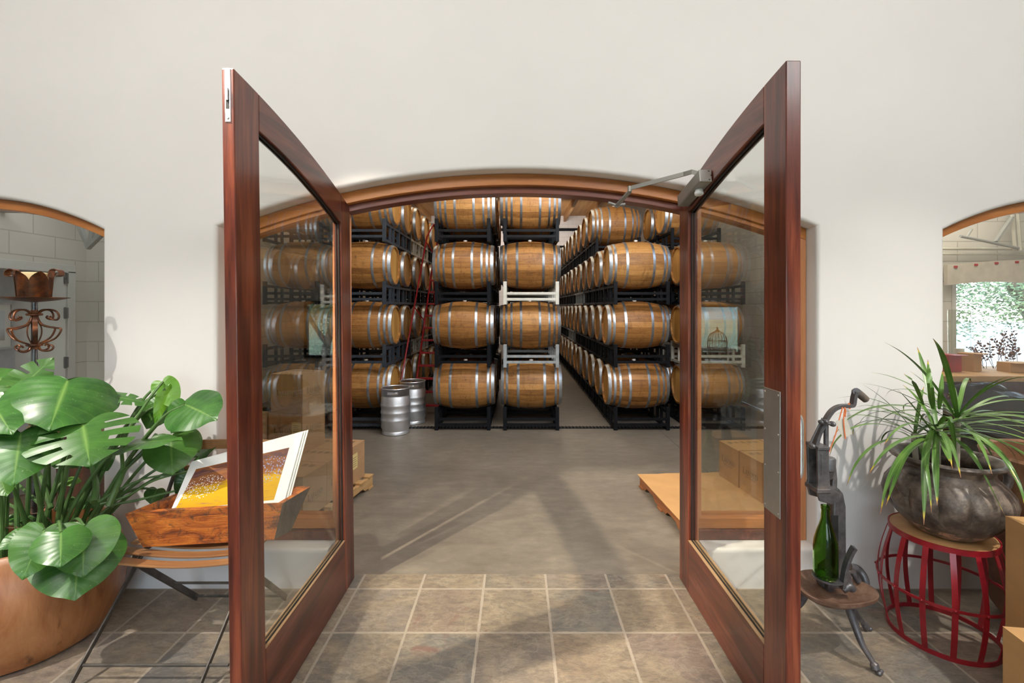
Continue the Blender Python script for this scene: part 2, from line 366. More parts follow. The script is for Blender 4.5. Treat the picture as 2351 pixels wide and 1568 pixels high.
# barrel head: planks along Z with light new oak
m = NT('oak_head'); o = m.obj(); X = m.xyz(o); rnd = m.n('ObjectInfo', 'Random')
st = m.math('MULTIPLY', X[1], 11.0); fr = m.math('FRACT', m.math('ADD', st, 50.3))
wn = m.t.nodes.new('ShaderNodeTexWhiteNoise'); wn.noise_dimensions = '2D'; m.t.links.new(m.comb(m.math('FLOOR', m.math('ADD', st, 50.3)), m.math('MULTIPLY', rnd, 55.0), 0.0), wn.inputs[0])
gr = m.noise(m.comb(m.math('MULTIPLY', rnd, 9.0), m.math('MULTIPLY', X[1], 8.0), X[2]), 5, 6, 0.6, 0.3)
c = m.ramp(m.math('ADD', m.math('MULTIPLY', gr, 0.6), m.math('MULTIPLY', wn.outputs['Value'], 0.4)), [(0.2, (0.42, 0.19, 0.036)), (0.5, (0.60, 0.31, 0.07)), (0.8, (0.72, 0.42, 0.13))])
c = m.mix(m.math('MULTIPLY', m.math('LESS_THAN', fr, 0.04), 0.6), c, (0.12, 0.05, 0.02))
M['oak_head'] = m.fin(c, 0.5)
M['hoop'] = metalmat('galvanised_hoop', (0.38, 0.41, 0.44), 0.38, 0.22, 14)
M['hoop_dark'] = metalmat('weathered_hoop', (0.20, 0.21, 0.22), 0.42, 0.3, 14)
M['keg'] = metalmat('keg_steel', (0.70, 0.71, 0.73), 0.40, 0.08, 8)
M['bung'] = plain('silicone_bung', (0.72, 0.70, 0.66), 0.4)
# ================================================================== the setting
YW, YF, YB = 2.92, 3.03, 3.20          # wall face, frame face, wall back
HW, ZS, RISE = 1.866, 2.252, 0.356      # half width, spring and rise of the entrance arch
RAD = (HW*HW+RISE*RISE)/(2*RISE)
def arch(x, dz=0.0): return ZS+RISE-(RAD-math.sqrt(max(0, RAD*RAD-x*x)))+dz
def arcpts(hw, zs, rise, cx=0.0, n=40):
    R = (hw*hw+rise*rise)/(2*rise)
    return [(cx-hw+2*hw*i/n, zs+rise-(R-math.sqrt(R*R-(-hw+2*hw*i/n)**2))) for i in range(n+1)]
JX, MXo, SILL = 1.043, 1.172, 0.244
notch = [(-MXo, 0.0), (-MXo, SILL), (-HW, SILL)] + arcpts(HW, ZS, RISE) + [(HW, SILL), (MXo, SILL), (MXo, 0.0)]
WHW, WZS, WR = 0.876, 2.231, 0.209
def winloop(cx): return [(cx+WHW, SILL), (cx-WHW, SILL)] + arcpts(WHW, WZS, WR, cx, 30)   # counter-clockwise or not, offsets fix it
WL, WRc = -2.576-WHW, 2.657+WHW
def offset(path, d, closed):
    out = []; n = len(path)
    for i in range(n):
        p = Vector(path[i]); a = Vector(path[i-1]) if (closed or i > 0) else None; b = Vector(path[(i+1) % n]) if (closed or i < n-1) else None
        ns = []
        if a is not None and (p-a).length > 1e-9: t = (p-a).normalized(); ns.append(Vector((-t.y, t.x)))
        if b is not None and (b-p).length > 1e-9: t = (b-p).normalized(); ns.append(Vector((-t.y, t.x)))
        nn = sum(ns, Vector((0, 0))).normalized(); k = 1/max(0.5, nn.dot(ns[0]))
        out.append((p.x+nn.x*d*k, p.y+nn.y*d*k))
    return out
def build_wall():
    bm = BM(); X0, X1, ZT = -6.5, 6.5, 4.8; r = 0.026
    loops = [(notch, False), (winloop(WL), True), (winloop(WRc), True)]
    steps = [(r*(1-math.sin(a)), r*(1-math.cos(a))) for a in [k*PI/2/5 for k in range(6)]]
    fronts = []; backs = []
    for path, closed in loops:
        rings = []
        for off, dep in steps:
            q = offset(path, off, closed)
            if not closed: q[0] = (q[0][0], 0.0); q[-1] = (q[-1][0], 0.0)
            rings.append([bm.verts.new((x, YW+dep, z)) for x, z in q])
        rings.append([bm.verts.new((x, YB, z)) for x, z in path])
        for a, b in zip(rings[:-1], rings[1:]):
            n = len(a)
            for i in range(n if closed else n-1):
                f = bm.faces.new([a[i], b[i], b[(i+1) % n], a[(i+1) % n]]); f.smooth = True
        fronts.append(rings[0]); backs.append(rings[-1])
    for rr, y in ((fronts, YW), (backs, YB)):
        corners = [bm.verts.new((x, y, z)) for x, z in ((X1, 0), (X1, ZT), (X0, ZT), (X0, 0))]
        outer = rr[0]+corners
        polys = [outer, rr[1], rr[2]]
        flat = [v for p in polys for v in p]
        for t in tessellate_polygon([[Vector((v.co.x, v.co.z, 0)) for v in p] for p in polys]):
            try: bm.faces.new([flat[i] for i in t])
            except ValueError: pass
    o = finish(bm, 'wall_front', M['plaster'], smooth='keep'); struct(o)
    return o
# the notch runs left to right over the top: its outward side is on the left of the path
build_wall()
# floors
bm = BM(); box(bm, -6.5, 6.5, -3.2, 3.078, -0.1, 0.0); struct(finish(bm, 'floor', M['slate']))
bm = BM(); box(bm, -5.2, 4.16, 3.078, 22.2, -0.1, -0.001); struct(finish(bm, 'floor', M['concrete']))
# tasting room shell behind the camera, its rear windows look onto the yard
def wall_y(name, y0, y1, x0, x1, z0, z1, holes, mat):
    bm = BM(); xs = sorted({x0, x1, *[h[0] for h in holes], *[h[1] for h in holes]}); zs = sorted({z0, z1, *[h[2] for h in holes], *[h[3] for h in holes]})
    for a, b in zip(xs[:-1], xs[1:]):
        for c, d in zip(zs[:-1], zs[1:]):
            mx, mz = (a+b)/2, (c+d)/2
            if any(h[0] < mx < h[1] and h[2] < mz < h[3] for h in holes): continue
            box(bm, a, b, y0, y1, c, d)
    bmesh.ops.remove_doubles(bm, verts=bm.verts, dist=1e-5)
    return struct(finish(bm, name, mat))
RW = [(-4.25, -3.30, 0.72, 1.86), (3.30, 4.50, 0.78, 1.80), (-1.2, 1.2, 0.0, 2.3)]
wall_y('wall_rear', -3.3, -3.2, -6.5, 6.5, 0, 4.8, RW, M['plaster'])
for s, nm in ((-1, 'wall_left'), (1, 'wall_right')):
    bm = BM(); box(bm, s*6.5, s*6.6, -3.3, 3.2, 0, 4.8); struct(finish(bm, nm, M['plaster']))
bm = BM(); box(bm, -6.6, 6.6, -3.3, 3.2, 4.8, 4.9); struct(finish(bm, 'ceiling', M['plaster']))
for i, (a, b, c, d) in enumerate(RW):
    bm = BM(); t = 0.06
    for q in ((a, a+t, c, d), (b-t, b, c, d), (a+t, b-t, d-t, d)) + (((a+t, b-t, c, c+t),) if i < 2 else ((-0.05, 0.05, 0, d-t),)):
        box(bm, q[0], q[1], -3.27, -3.2+0.02, q[2], q[3])
    if i == 1: box(bm, 3.60, 3.68, -3.26, -3.2, c+t, d-t)
    w = struct(finish(bm, 'window_%d' % (i+5) if i < 2 else 'door_3', M['black_steel']))
    bm = BM(); box(bm, a+t, b-t, -3.24, -3.235, c+t, d-t); finish(bm, 'pane', M['glass'], w)
# cellar shell
bm = BM(); box(bm, -4.75, -4.6, YB, 22.2, 0, 6.2); struct(finish(bm, 'wall_left', M['block_x']))
bm = BM(); box(bm, 4.16, 4.3, 4.8, 22.2, 0, 6.2); struct(finish(bm, 'wall_right', M['block_x']))
bm = BM(); box(bm, -4.75, 4.3, 22.0, 22.2, 0, 6.2); struct(finish(bm, 'wall_rear', M['block_pink']))
bm = BM(); box(bm, -4.75, 4.3, YB-0.1, YB-0.001, 4.8, 6.3); struct(finish(bm, 'wall_front', M['plaster']))
bm = BM(); box(bm, -4.75, 4.3, YB-0.1, 22.2, 6.0, 6.1); struct(finish(bm, 'ceiling', M['ply']))
for i in range(9):
    bm = BM(); x = -4.2+i*1.05+0.13; box(bm, x-0.06, x+0.06, YB, 22.0, 5.72, 6.0); struct(finish(bm, 'trim_%d' % (i+1), M['beam'], bevel=0.005))
bm = BM(); box(bm, -4.6, 4.16, 21.9, 22.0, 5.28, 5.40); struct(finish(bm, 'trim_10', M['black_steel']))
# roof joint conduit on the rear wall
bm = BM(); tube(bm, [(0.9, 21.96, 4.55), (4.1, 21.96, 4.55)], 0.05); tube(bm, [(0.9, 21.96, 4.3), (4.1, 21.96, 4.3)], 0.035)
tag(finish(bm, 'wall_pipe', M['black_steel'], smooth=True), 'dark pipes running along the pale rear wall at the end of the right aisle', 'pipe')
# floor drain
dr = thing('floor_drain', 'black slotted trench drain across the concrete floor in front of the barrels', 'drain', (0, 6.80, 0))
bm = BM(); box(bm, -4.5, 4.1, -0.055, 0.055, 0.0, 0.004); finish(bm, 'drain_frame', M['gasket'], dr)
bm = BM()
for i in range(170):
    x = -4.45+i*0.05; box(bm, x, x+0.022, -0.042, 0.042, 0.004, 0.012)
finish(bm, 'grate', M['black_steel'], dr)

# ------------------------------------------------------------------ entrance frame
N = 48
def xs_(a, b, n=N): return [a+(b-a)*i/n for i in range(n+1)]
fr = thing('trim_11', None, None, (0, 0, 0)); struct(fr)
xs = xs_(-HW+0.002, HW-0.002)
bm = BM(); strip_prism(bm, [(x, arch(x, -0.074)) for x in xs], [(x, arch(x, -0.001)) for x in xs], 'y', YF, YF+0.15); finish(bm, 'head', M['frame_x'], fr, bevel=0.004)
JP = 1.118
xs = xs_(-JP, JP)
bm = BM(); strip_prism(bm, [(x, arch(x, -0.118)) for x in xs], [(x, arch(x, -0.0741)) for x in xs], 'y', YF+0.045, YF+0.15); finish(bm, 'stop', M['stop'], fr, bevel=0.003)
for s in (-1, 1):
    a, b = sorted((s*JP, s*MXo))
    bm = BM(); prism(bm, [(a, 0.0), (b, 0.0), (b, arch(b, -0.0745)), (a, arch(a, -0.0745))], 'y', YF, YF+0.15); finish(bm, 'jamb_post', M['frame_z'], fr, bevel=0.004)
    a, b = sorted((s*(HW-0.075), s*(HW-0.002)))
    bm = BM(); prism(bm, [(a, SILL), (b, SILL), (b, arch(b, -0.0745)), (a, arch(a, -0.0745))], 'y', YF, YF+0.15); finish(bm, 'side_post', M['frame_z'], fr, bevel=0.004)
    a, b = sorted((s*MXo, s*(HW-0.075)))
    bm = BM(); box(bm, a, b, YF, YF+0.15, SILL+0.001, SILL+0.067); finish(bm, 'sill_rail', M['maho_y'], fr, bevel=0.004)
    # sidelight sash
    w = struct(thing('window_%d' % (1 if s < 0 else 2), None, None))
    ia, ib = a+0.022, b-0.022
    xs = xs_(a, b, 16)
    bm = BM(); strip_prism(bm, [(x, arch(x, -0.102)) for x in xs], [(x, arch(x, -0.075)) for x in xs], 'y', YF+0.018, YF+0.13); finish(bm, 'sash_head', M['frame_x'], w)
    bm = BM(); box(bm, a, b, YF+0.018, YF+0.13, SILL+0.068, SILL+0.137); finish(bm, 'sash_rail', M['frame_x'], w, bevel=0.004)
    for u, v in ((a, ia), (ib, b)):
        bm = BM(); prism(bm, [(u, SILL+0.137), (v, SILL+0.137), (v, arch(v, -0.102)), (u, arch(u, -0.102))], 'y', YF+0.018, YF+0.13); finish(bm, 'sash_stile', M['frame_z'], w)
    bm = BM(); xs = xs_(ia, ib, 12); strip_prism(bm, [(x, SILL+0.137) for x in xs], [(x, arch(x, -0.102)) for x in xs], 'y', YF+0.07, YF+0.076); finish(bm, 'pane', M['glass_tint'], w)
# the two arched windows beside the entrance
for i, cx in ((3, WL), (4, WRc)):
    w = struct(thing('window_%d' % i, None, None))
    ap = arcpts(WHW-0.001, WZS, WR-0.001, cx, 30)
    bm = BM(); strip_prism(bm, [(x, z-0.062) for x, z in ap], ap, 'y', YF-0.045, YF+0.08); finish(bm, 'head', M['frame_x'], w, bevel=0.004)
    for u, v in ((cx-WHW+0.001, cx-WHW+0.06), (cx+WHW-0.06, cx+WHW-0.001)):
        if cx < 0 and u > cx or cx > 0 and u < cx: continue      # the near post sits behind the plaster reveal
        bm = BM(); box(bm, u, v, YF, YF+0.08, SILL+0.001, WZS-0.07); finish(bm, 'side_post', M['frame_z'], w, bevel=0.004)
    bm = BM(); box(bm, cx-WHW+0.06, cx+WHW-0.06, YF, YF+0.08, SILL+0.001, SILL+0.06); finish(bm, 'sill_rail', M['frame_x'], w, bevel=0.004)
    bm = BM(); strip_prism(bm, [(x, SILL+0.02) for x, z in ap], [(x, z-0.063) for x, z in ap], 'y', YF+0.03, YF+0.036); finish(bm, 'pane', M['glass_tint'], w)

# ------------------------------------------------------------------ door leaves
def interp(tab, y):
    if y <= tab[0][0]: return tab[0][1]+(y-tab[0][0])*(tab[1][1]-tab[0][1])/(tab[1][0]-tab[0][0])
    for (a, b), (c, d) in zip(tab[:-1], tab[1:]):
        if y <= c: return b+(d-b)*(y-a)/(c-a)
    (a, b), (c, d) = tab[-2:]
    return d+(y-c)*(d-b)/(c-a)
def smooth_tab(tab):      # quadratic least squares through the table
    import numpy as np
    p = np.polyfit([t[0] for t in tab], [t[1] for t in tab], 2); return lambda y: float(np.polyval(p, y))
LT = smooth_tab([(1.786, 2.656), (1.949, 2.643), (2.223, 2.596), (2.46, 2.546), (2.685, 2.492), (2.841, 2.444), (2.964, 2.409)])
LI = smooth_tab([(1.961, 2.484), (2.147, 2.45), (2.407, 2.404), (2.725, 2.308)])
RT = smooth_tab([(1.823, 2.702), (1.985, 2.687), (2.213, 2.649), (2.488, 2.578), (2.701, 2.525), (2.96, 2.445)])
RI = smooth_tab([(1.989, 2.522), (2.342, 2.458), (2.859, 2.33)])
def leaf(s, nm, top, inner, y0, ys0, th, lean):
    # s=-1 left leaf, +1 right leaf; inner face at x = s*JX, thickness goes outward
    L = thing(nm, ('left' if s < 0 else 'right')+' leaf of the open mahogany and glass double door, ' + ('flush bolt in its edge' if s < 0 else 'with push plate and closer'), 'door', (s*JX, 3.02, 0), (0, lean, 0), kind='structure')
    xi, xo = sorted((0.0, s*th)); YL = lambda y: y-3.02
    y1, ys1 = 3.02, 2.868
    ysteps = lambda a, b, n=14: [a+(b-a)*i/n for i in range(n+1)]
    def seg(name, ya, yb, lo, hi, mat, xa=xi, xb=xo, n=14, bev=0.004):
        bm = BM(); ys = ysteps(ya, yb, n)
        strip_prism(bm, [(YL(y), lo(y)) for y in ys], [(YL(y), hi(y)) for y in ys], 'x', xa, xb)
        return finish(bm, name, mat, L, bevel=bev)
    zb, zr = 0.008, 0.322
    seg('lock_stile', y0, ys0, lambda y: zb, top, M['maho_z'], n=5)
    seg('hinge_stile', ys1, y1, lambda y: zb, top, M['maho_z'], n=5)
    seg('bottom_rail', ys0+0.0005, ys1-0.0005, lambda y: zb, lambda y: zr, M['maho_y'], n=2)
    seg('top_rail', ys0+0.0005, ys1-0.0005, inner, top, M['maho_y'])
    xm = s*th/2
    g = seg('glass_pane', ys0+0.004, ys1-0.004, lambda y: zr+0.004, lambda y: inner(y)-0.004, M['glass'], xm-0.003, xm+0.003, bev=None)
    bt = 0.010
    for off, mat in ((-0.0085, M['gasket']), (0.0085, M['gasket'])):
        c = xm+off
        bm = BM()
        ys = ysteps(ys0, ys1, 12)
        strip_prism(bm, [(YL(y), zr) for y in (ys0, ys1)], [(YL(y), zr+0.009) for y in (ys0, ys1)], 'x', c-0.003, c+0.003)
        strip_prism(bm, [(YL(y), inner(y)-0.009) for y in ys], [(YL(y), inner(y)) for y in ys], 'x', c-0.003, c+0.003)
        for a, b in ((ys0, ys0+0.009), (ys1-0.009, ys1)):
            strip_prism(bm, [(YL(y), zr) for y in (a, b)], [(YL(y), inner(y)) for y in (a, b)], 'x', c-0.003, c+0.003)
        finish(bm, 'gasket', mat, L)
    bm = BM(); strip_prism(bm, [(YL(y), zr) for y in (ys0, ys1)], [(YL(y), zr+0.004) for y in (ys0, ys1)], 'x', min(0, xm), max(0, xm)); strip_prism(bm, [(YL(y), zr) for y in (ys0, ys1)], [(YL(y), zr+0.004) for y in (ys0, ys1)], 'x', min(s*th, xm), max(s*th, xm)); finish(bm, 'lit_ledge_strip', M['pale_tan'], L)  # tan strip on the lower ledge: top light put into its colour
    return L, YL
DL, YL = leaf(-1, 'door_1', LT, LI, 1.79, 1.962, 0.047, math.radians(-0.75))
# flush bolt on the free edge of the left leaf
t0 = LT(1.79)
bm = BM(); box(bm, -0.035, -0.013, YL(1.79)-0.002, YL(1.79)+0.003, t0-0.205, t0-0.001); fb = finish(bm, 'flush_bolt', M['chrome'], DL, bevel=0.001)
bm = BM(); box(bm, -0.030, -0.018, YL(1.79)-0.003, YL(1.79)-0.0015, t0-0.155, t0-0.085); finish(bm, 'bolt_slot', M['gasket'], fb)
bm = BM(); box(bm, -0.029, -0.019, YL(1.79)-0.008, YL(1.79)-0.002, t0-0.125, t0-0.075); finish(bm, 'bolt_lever', M['chrome'], fb, bevel=0.003)
bm = BM(); lathe(bm, [(0.005, -0.0035), (0.004, -0.005)], 12, 'y', Matrix.Translation((-0.024, YL(1.79), t0-0.19))); finish(bm, 'screw', M['steel'], fb)
DR, YL = leaf(1, 'door_2', RT, RI, 1.824, 1.989, 0.0585, 0.0)
# push plate
bm = BM(); box(bm, -0.004, 0.0, YL(1.859), YL(1.983), 0.908, 1.413); pp = finish(bm, 'push_plate', M['steel'], DR, bevel=0.002)
bm = BM()
for y in (1.871, 1.971):
    for z in (0.925, 1.09, 1.24, 1.397): sphere(bm, (-0.004, YL(y), z), 0.0042, (0.5, 1, 1), 8, 6)
finish(bm, 'screw', M['chrome'], pp, smooth=True)
# pull handle on the outer face
bm = BM()
hp = smooth_path([(0.0585, YL(1.93), 1.305), (0.10, YL(1.93), 1.303), (0.118, YL(1.93), 1.283), (0.120, YL(1.93), 1.21), (0.120, YL(1.93), 1.14), (0.118, YL(1.93), 1.067), (0.10, YL(1.93), 1.047), (0.0585, YL(1.93), 1.045)], 6)
tube(bm, hp, 0.013, 12); finish(bm, 'pull_handle', M['chrome'], DR, smooth=True)
# closer
cl = thing('door_closer', 'grey surface door closer with folding arm above the right door leaf', 'door closer', (JX, 2.514, 2.45))
ang = math.atan2(0.066, 0.36)
Mx = Matrix.Rotation(-ang, 4, 'X')
bm = BM(); box(bm, -0.071, -0.003, 0.0, 0.345, -0.036, 0.036, Mx); finish(bm, 'closer_body', M['grey_enamel'], cl, bevel=0.008)
bm = BM(); box(bm, -0.069, -0.004, -0.004, 0.006, -0.034, 0.034, Mx); cp = finish(bm, 'end_cap', M['steel'], cl, bevel=0.002)
bm = BM()
for x, z in ((-0.018, 0.024), (-0.018, -0.024), (-0.008, 0.0)): lathe(bm, [(0.0035, -0.005), (0.003, -0.0055)], 10, 'y', Mx @ Matrix.Translation((x, 0, z)))
finish(bm, 'screw', M['gasket'], cp)
bm = BM(); lathe(bm, [(0.020, -0.036), (0.020, -0.046), (0.024, -0.048), (0.024, -0.062), (0.018, -0.067)], 20, 'z', Mx @ Matrix.Translation((-0.036, 0.10, 0))); finish(bm, 'adjuster_cap', M['white_plastic'], cl, smooth=True)
bm = BM(); lathe(bm, [(0.013, 0.036), (0.013, 0.05)], 16, 'z', Mx @ Matrix.Translation((-0.036, 0.10, 0)))
A0 = Vector((-0.036, 0.10, 0.035)); E = Vector((0.69-JX, 2.88-2.514, 2.475-2.45)); 
tube(bm, [A0+Vector((0, 0, 0.004)), A0+Vector((-0.03, 0.012, 0.018)), A0+Vector((-0.06, 0.06, 0.018)), E], 0.01, flat=(0.024, 0.009), up=(0, 0, 1))
lathe(bm, [(0.013, -0.022), (0.013, 0.012)], 14, 'z', Matrix.Translation(E))
am = finish(bm, 'main_arm', M['grey_enamel'], cl)
B0 = Vector((0.655-JX, 3.095-2.514, arch(0.65, -0.118)-0.035-2.45))
bm = BM(); tube(bm, [E+Vector((0, 0, -0.02)), B0], 0.01, flat=(0.026, 0.009), up=(1, 0, 0)); sphere(bm, B0, 0.014); finish(bm, 'forearm', M['grey_paint'], cl)
bm = BM(); tube(bm, [B0+Vector((-0.055, 0.0, 0.022)), B0+Vector((0.0, 0.0, 0.004)), B0+Vector((0.055, 0.0, 0.012))], 0.01, flat=(0.028, 0.01), up=(0, 1, 0)); 
for dx, dz in ((-0.045, 0.018), (0.045, 0.008)): sphere(bm, B0+Vector((dx, -0.006, dz)), 0.008)
finish(bm, 'shoe_bracket', M['grey_paint'], cl)
# ================================================================== barrels
BL = 0.885
def br(x): t = 2*x/BL; return 0.285+(0.352-0.285)*(1-abs(t)**2.1)
def barrel_proto(hoops, hoopmat, label, detail=True):
    root = thing('wine_barrel', label, 'barrel')
    bm = BM(); n = 18 if detail else 8; h = BL/2
    prof = [(0.262, -h+0.035), (0.262, -h), (br(h)-0.002, -h)]
    prof += [(br(-h+BL*i/n), -h+BL*i/n) for i in range(1, n)]
    prof += [(br(h)-0.002, h), (0.262, h), (0.262, h-0.035)]
    lathe(bm, prof, 48 if detail else 28, 'x', cap0=False, cap1=False); finish(bm, 'stave_body', M['oak'], root, smooth=True)
    for s in (-1, 1):
        bm = BM(); lathe(bm, [(0.266, s*(h-0.036)-0.008), (0.266, s*(h-0.036)+0.008)], 40 if detail else 24, 'x'); finish(bm, 'head', M['oak_head'], root, smooth=True)
    for x, w in hoops:
        bm = BM(); a, b = x-w/2, x+w/2
        pr = [(br(a)+0.0005, a), (br(a)+0.0035, a), (br(x)+0.0045, x), (br(b)+0.0035, b), (br(b)+0.0005, b)]
        lathe(bm, pr, 48 if detail else 28, 'x', cap0=False, cap1=False)
        if detail:
            for k in (-0.010, 0.010):
                for a_ in (0.35, 0.42): sphere(bm, (x+k, -(br(x)+0.004)*math.cos(a_), (br(x)+0.004)*math.sin(a_)), 0.0045, u=6, v=4)
        finish(bm, 'hoop', hoopmat, root, smooth=True)
    if detail:
        bm = BM(); lathe(bm, [(0.022, 0.345), (0.024, 0.36), (0.030, 0.362), (0.028, 0.372), (0.012, 0.378)], 14); finish(bm, 'bung', M['bung'], root, smooth=True)
    return root
H6 = [(-.418, .046), (-.352, .034), (-.19, .036), (.19, .036), (.352, .034), (.418, .046)]
H8 = [(-.418, .044), (-.348, .032), (-.272, .030), (-.135, .034), (.135, .034), (.272, .030), (.348, .032), (.418, .044)]
protos = {'6': barrel_proto(H6, M['hoop'], 'x'), '8': barrel_proto(H8, M['hoop'], 'x'), 'd': barrel_proto(H6, M['hoop_dark'], 'x'), 'D': barrel_proto(H8, M['hoop_dark'], 'x'),
          'far': barrel_proto(H6, M['hoop'], 'x', False)}
unused = dict(protos)
TIER = [0.588, 1.477, 2.368, 3.258]
TN = ['bottom', 'second', 'third', 'top']
ON = ['front', 'second', 'third', 'fourth', 'fifth', 'sixth', 'seventh', 'eighth', 'ninth', 'tenth', 'eleventh', 'twelfth', 'thirteenth', 'fourteenth']
def rack_proto(mat, foot=False):
    root = thing('barrel_rack', 'x', 'barrel rack')
    y0, y1 = -0.385, 1.175
    for s in (-1, 1):
        x = s*0.37; bm = BM()
        box(bm, x-0.02, x+0.02, y0, y1, -0.345, -0.308); box(bm, x-0.02, x+0.02, y0, y1, -0.581, -0.545)
        for y in (y0, y0+0.30, y0+0.48, 0.395, 0.395+0.30, 0.395+0.48, y1): box(bm, x-0.017, x+0.017, y-0.017, y+0.017, -0.552, -0.336)
        finish(bm, 'side_frame', mat, root)
        for y in (y0, 0.395, y1):
            bm = BM(); box(bm, x-0.025, x+0.025, y-0.022, y+0.022, -0.588, -0.262); finish(bm, 'upright', mat, root, bevel=0.003)
    for y in (y0, 0.395, y1):
        for z in (-0.43, -0.512):
            bm = BM(); box(bm, -0.35, 0.35, y-0.018, y+0.018, z-0.018, z+0.018); finish(bm, 'cross_tube', mat, root)
    return root
racks = {}
used_rack = set()
def place_rack(kind, x, y, z, label, group, ry=0.0):
    if kind not in racks: racks[kind] = rack_proto(M[kind])
    o = racks[kind] if kind not in used_rack else copy_tree(racks[kind])
    used_rack.add(kind); o.location = (x, y, z); o['label'] = label; o['group'] = group; return o
usedb = set()
brng = random.Random(11)
def place_barrel(kind, x, y, z, label, group):
    # the first one of a kind is the prototype itself
    o = protos[kind] if kind not in usedb else copy_tree(protos[kind])
    usedb.add(kind); o.location = (x, y, z); o['label'] = label; o['group'] = group
    o.rotation_euler = (brng.uniform(-0.10, 0.10), 0, brng.uniform(-0.012, 0.012))
    return o
def column(cx, name, rows, kinds, pitch, rackkind, gname, tiers=4, top_from=0, tz3=None, y0=7.05):
    for t in range(tiers):
        for k in range(rows):
            if t == 3 and k < top_from: continue
            z = TIER[t] if not (t == 3 and tz3) else tz3
            kd = kinds[(t*3+k) % len(kinds)] if k > 0 else kinds[t % len(kinds)]
            if k >= 6: kd = 'far'
            where = {'front': 'at the front'}.get(ON[k], ON[k]+' from the front')
            place_barrel(kd, cx+brng.uniform(-.012, .012), y0+pitch*k, z, 'oak wine barrel %s of %s, %s tier' % (where, name, TN[t]), gname)
        st = top_from if t == 3 else 0
        for k in range(st, rows, 2):
            z = TIER[t] if not (t == 3 and tz3) else tz3
            rk = rackkind(t, k)
            wh = 'under %s and %s barrels' % (ON[k], ON[k+1])
            place_rack(rk, cx, y0+pitch*k, z, '%s rack %s, %s tier, %s' % ({'black_steel': 'black', 'cream_steel': 'cream', 'grey_steel': 'grey', 'rack_blue': 'blue-grey'}[rk], wh, TN[t], name), gname.replace('barrels', 'racks'))
bk = lambda t, k: 'black_steel'
column(-0.77, 'the left centre stack', 4, ['6', '6', '8', '8'], 0.79, lambda t, k: 'black_steel', 'barrels in the left centre stack')
column(0.20, 'the right centre stack', 4, ['6', 'D', 'd', 'D'], 0.79, lambda t, k: 'cream_steel' if (t, k) == (2, 0) else ('grey_steel' if (t, k) == (1, 0) else 'black_steel'), 'barrels in the right centre stack')
column(-2.25, 'the row left of the ladder', 7, ['8', '8', '6', '8'], 0.79, lambda t, k: 'rack_blue' if k == 0 else ('cream_steel' if (t, k) in ((1, 2), (3, 2)) else 'black_steel'), 'barrels in the row left of the ladder')
column(-3.20, 'the far left row', 2, ['8', '6', '6', '6'], 0.79, bk, 'barrels in the far left row')
column(1.765, 'the row right of the aisle', 13, ['8', '6', '6', '8'], 0.775, lambda t, k: 'grey_steel' if (t, k) in ((2, 4), (1, 6)) else 'black_steel', 'barrels in the row right of the aisle', top_from=2, tz3=3.22)
column(2.83, 'the far right row', 3, ['6', '8', '6', '6'], 0.79, lambda t, k: 'cream_steel' if (t, k) == (1, 0) else 'black_steel', 'barrels in the far right row', top_from=1)
# ================================================================== kegs
def keg_proto():
    root = thing('steel_keg', 'x', 'keg')
    R = 0.195
    prof = [(0.17, 0.004), (0.178, 0.0), (0.186, 0.008), (0.186, 0.035), (0.178, 0.05), (0.186, 0.075), (R, 0.09)]
    for zc in (0.20, 0.30, 0.40):
        prof += [(R, zc-0.028), (R+0.006, zc-0.012), (R+0.008, zc), (R+0.006, zc+0.012), (R, zc+0.028)]
    prof += [(R, 0.50), (R-0.008, 0.515), (0.186, 0.53)]
    bm = BM(); lathe(bm, prof, 40, cap1=False)
    prof2 = [(0.186, 0.53), (0.16, 0.545), (0.08, 0.555), (0.02, 0.556)]; lathe(bm, prof2, 40, cap0=False)
    finish(bm, 'keg_body', M['keg'], root, smooth=True)
    # top chime ring with two hand holes
    bm = BM(); n = 48; rows = [0.53, 0.556, 0.592, 0.625]
    G = [[(bm.verts.new(((0.188+0.003*(j == 3))*math.cos(2*PI*i/n), (0.188+0.003*(j == 3))*math.sin(2*PI*i/n), z))) for i in range(n)] for j, z in enumerate(rows)]
    for j in range(3):
        for i in range(n):
            if j == 1 and (i in range(33, 39) or i in range(9, 15)): continue
            bm.faces.new([G[j][i], G[j][(i+1) % n], G[j+1][(i+1) % n], G[j+1][i]])
    bmesh.ops.solidify(bm, geom=bm.faces[:], thickness=0.006)
    tube(bm, [(0.188*math.cos(2*PI*i/n), 0.188*math.sin(2*PI*i/n), 0.627) for i in range(n)], 0.008, 8, closed=True)
    finish(bm, 'chime_ring', M['keg'], root)
    bm = BM(); lathe(bm, [(0.034, 0.55), (0.034, 0.58), (0.026, 0.585), (0.012, 0.575)], 20); finish(bm, 'valve', M['chrome'], root, smooth=True)
    return root
kg = keg_proto(); kg.location = (-1.685, 6.53, 0); kg.rotation_euler = (0, 0, 0.02); kg['label'] = 'brushed steel keg in front of the left barrel rack, the nearer one'; kg['group'] = 'steel kegs'
k2 = copy_tree(kg); k2.location = (-1.58, 7.12, 0); k2.rotation_euler = (0, 0, 0.3); k2['label'] = 'brushed steel keg standing partly behind the nearer keg'; k2['group'] = 'steel kegs'
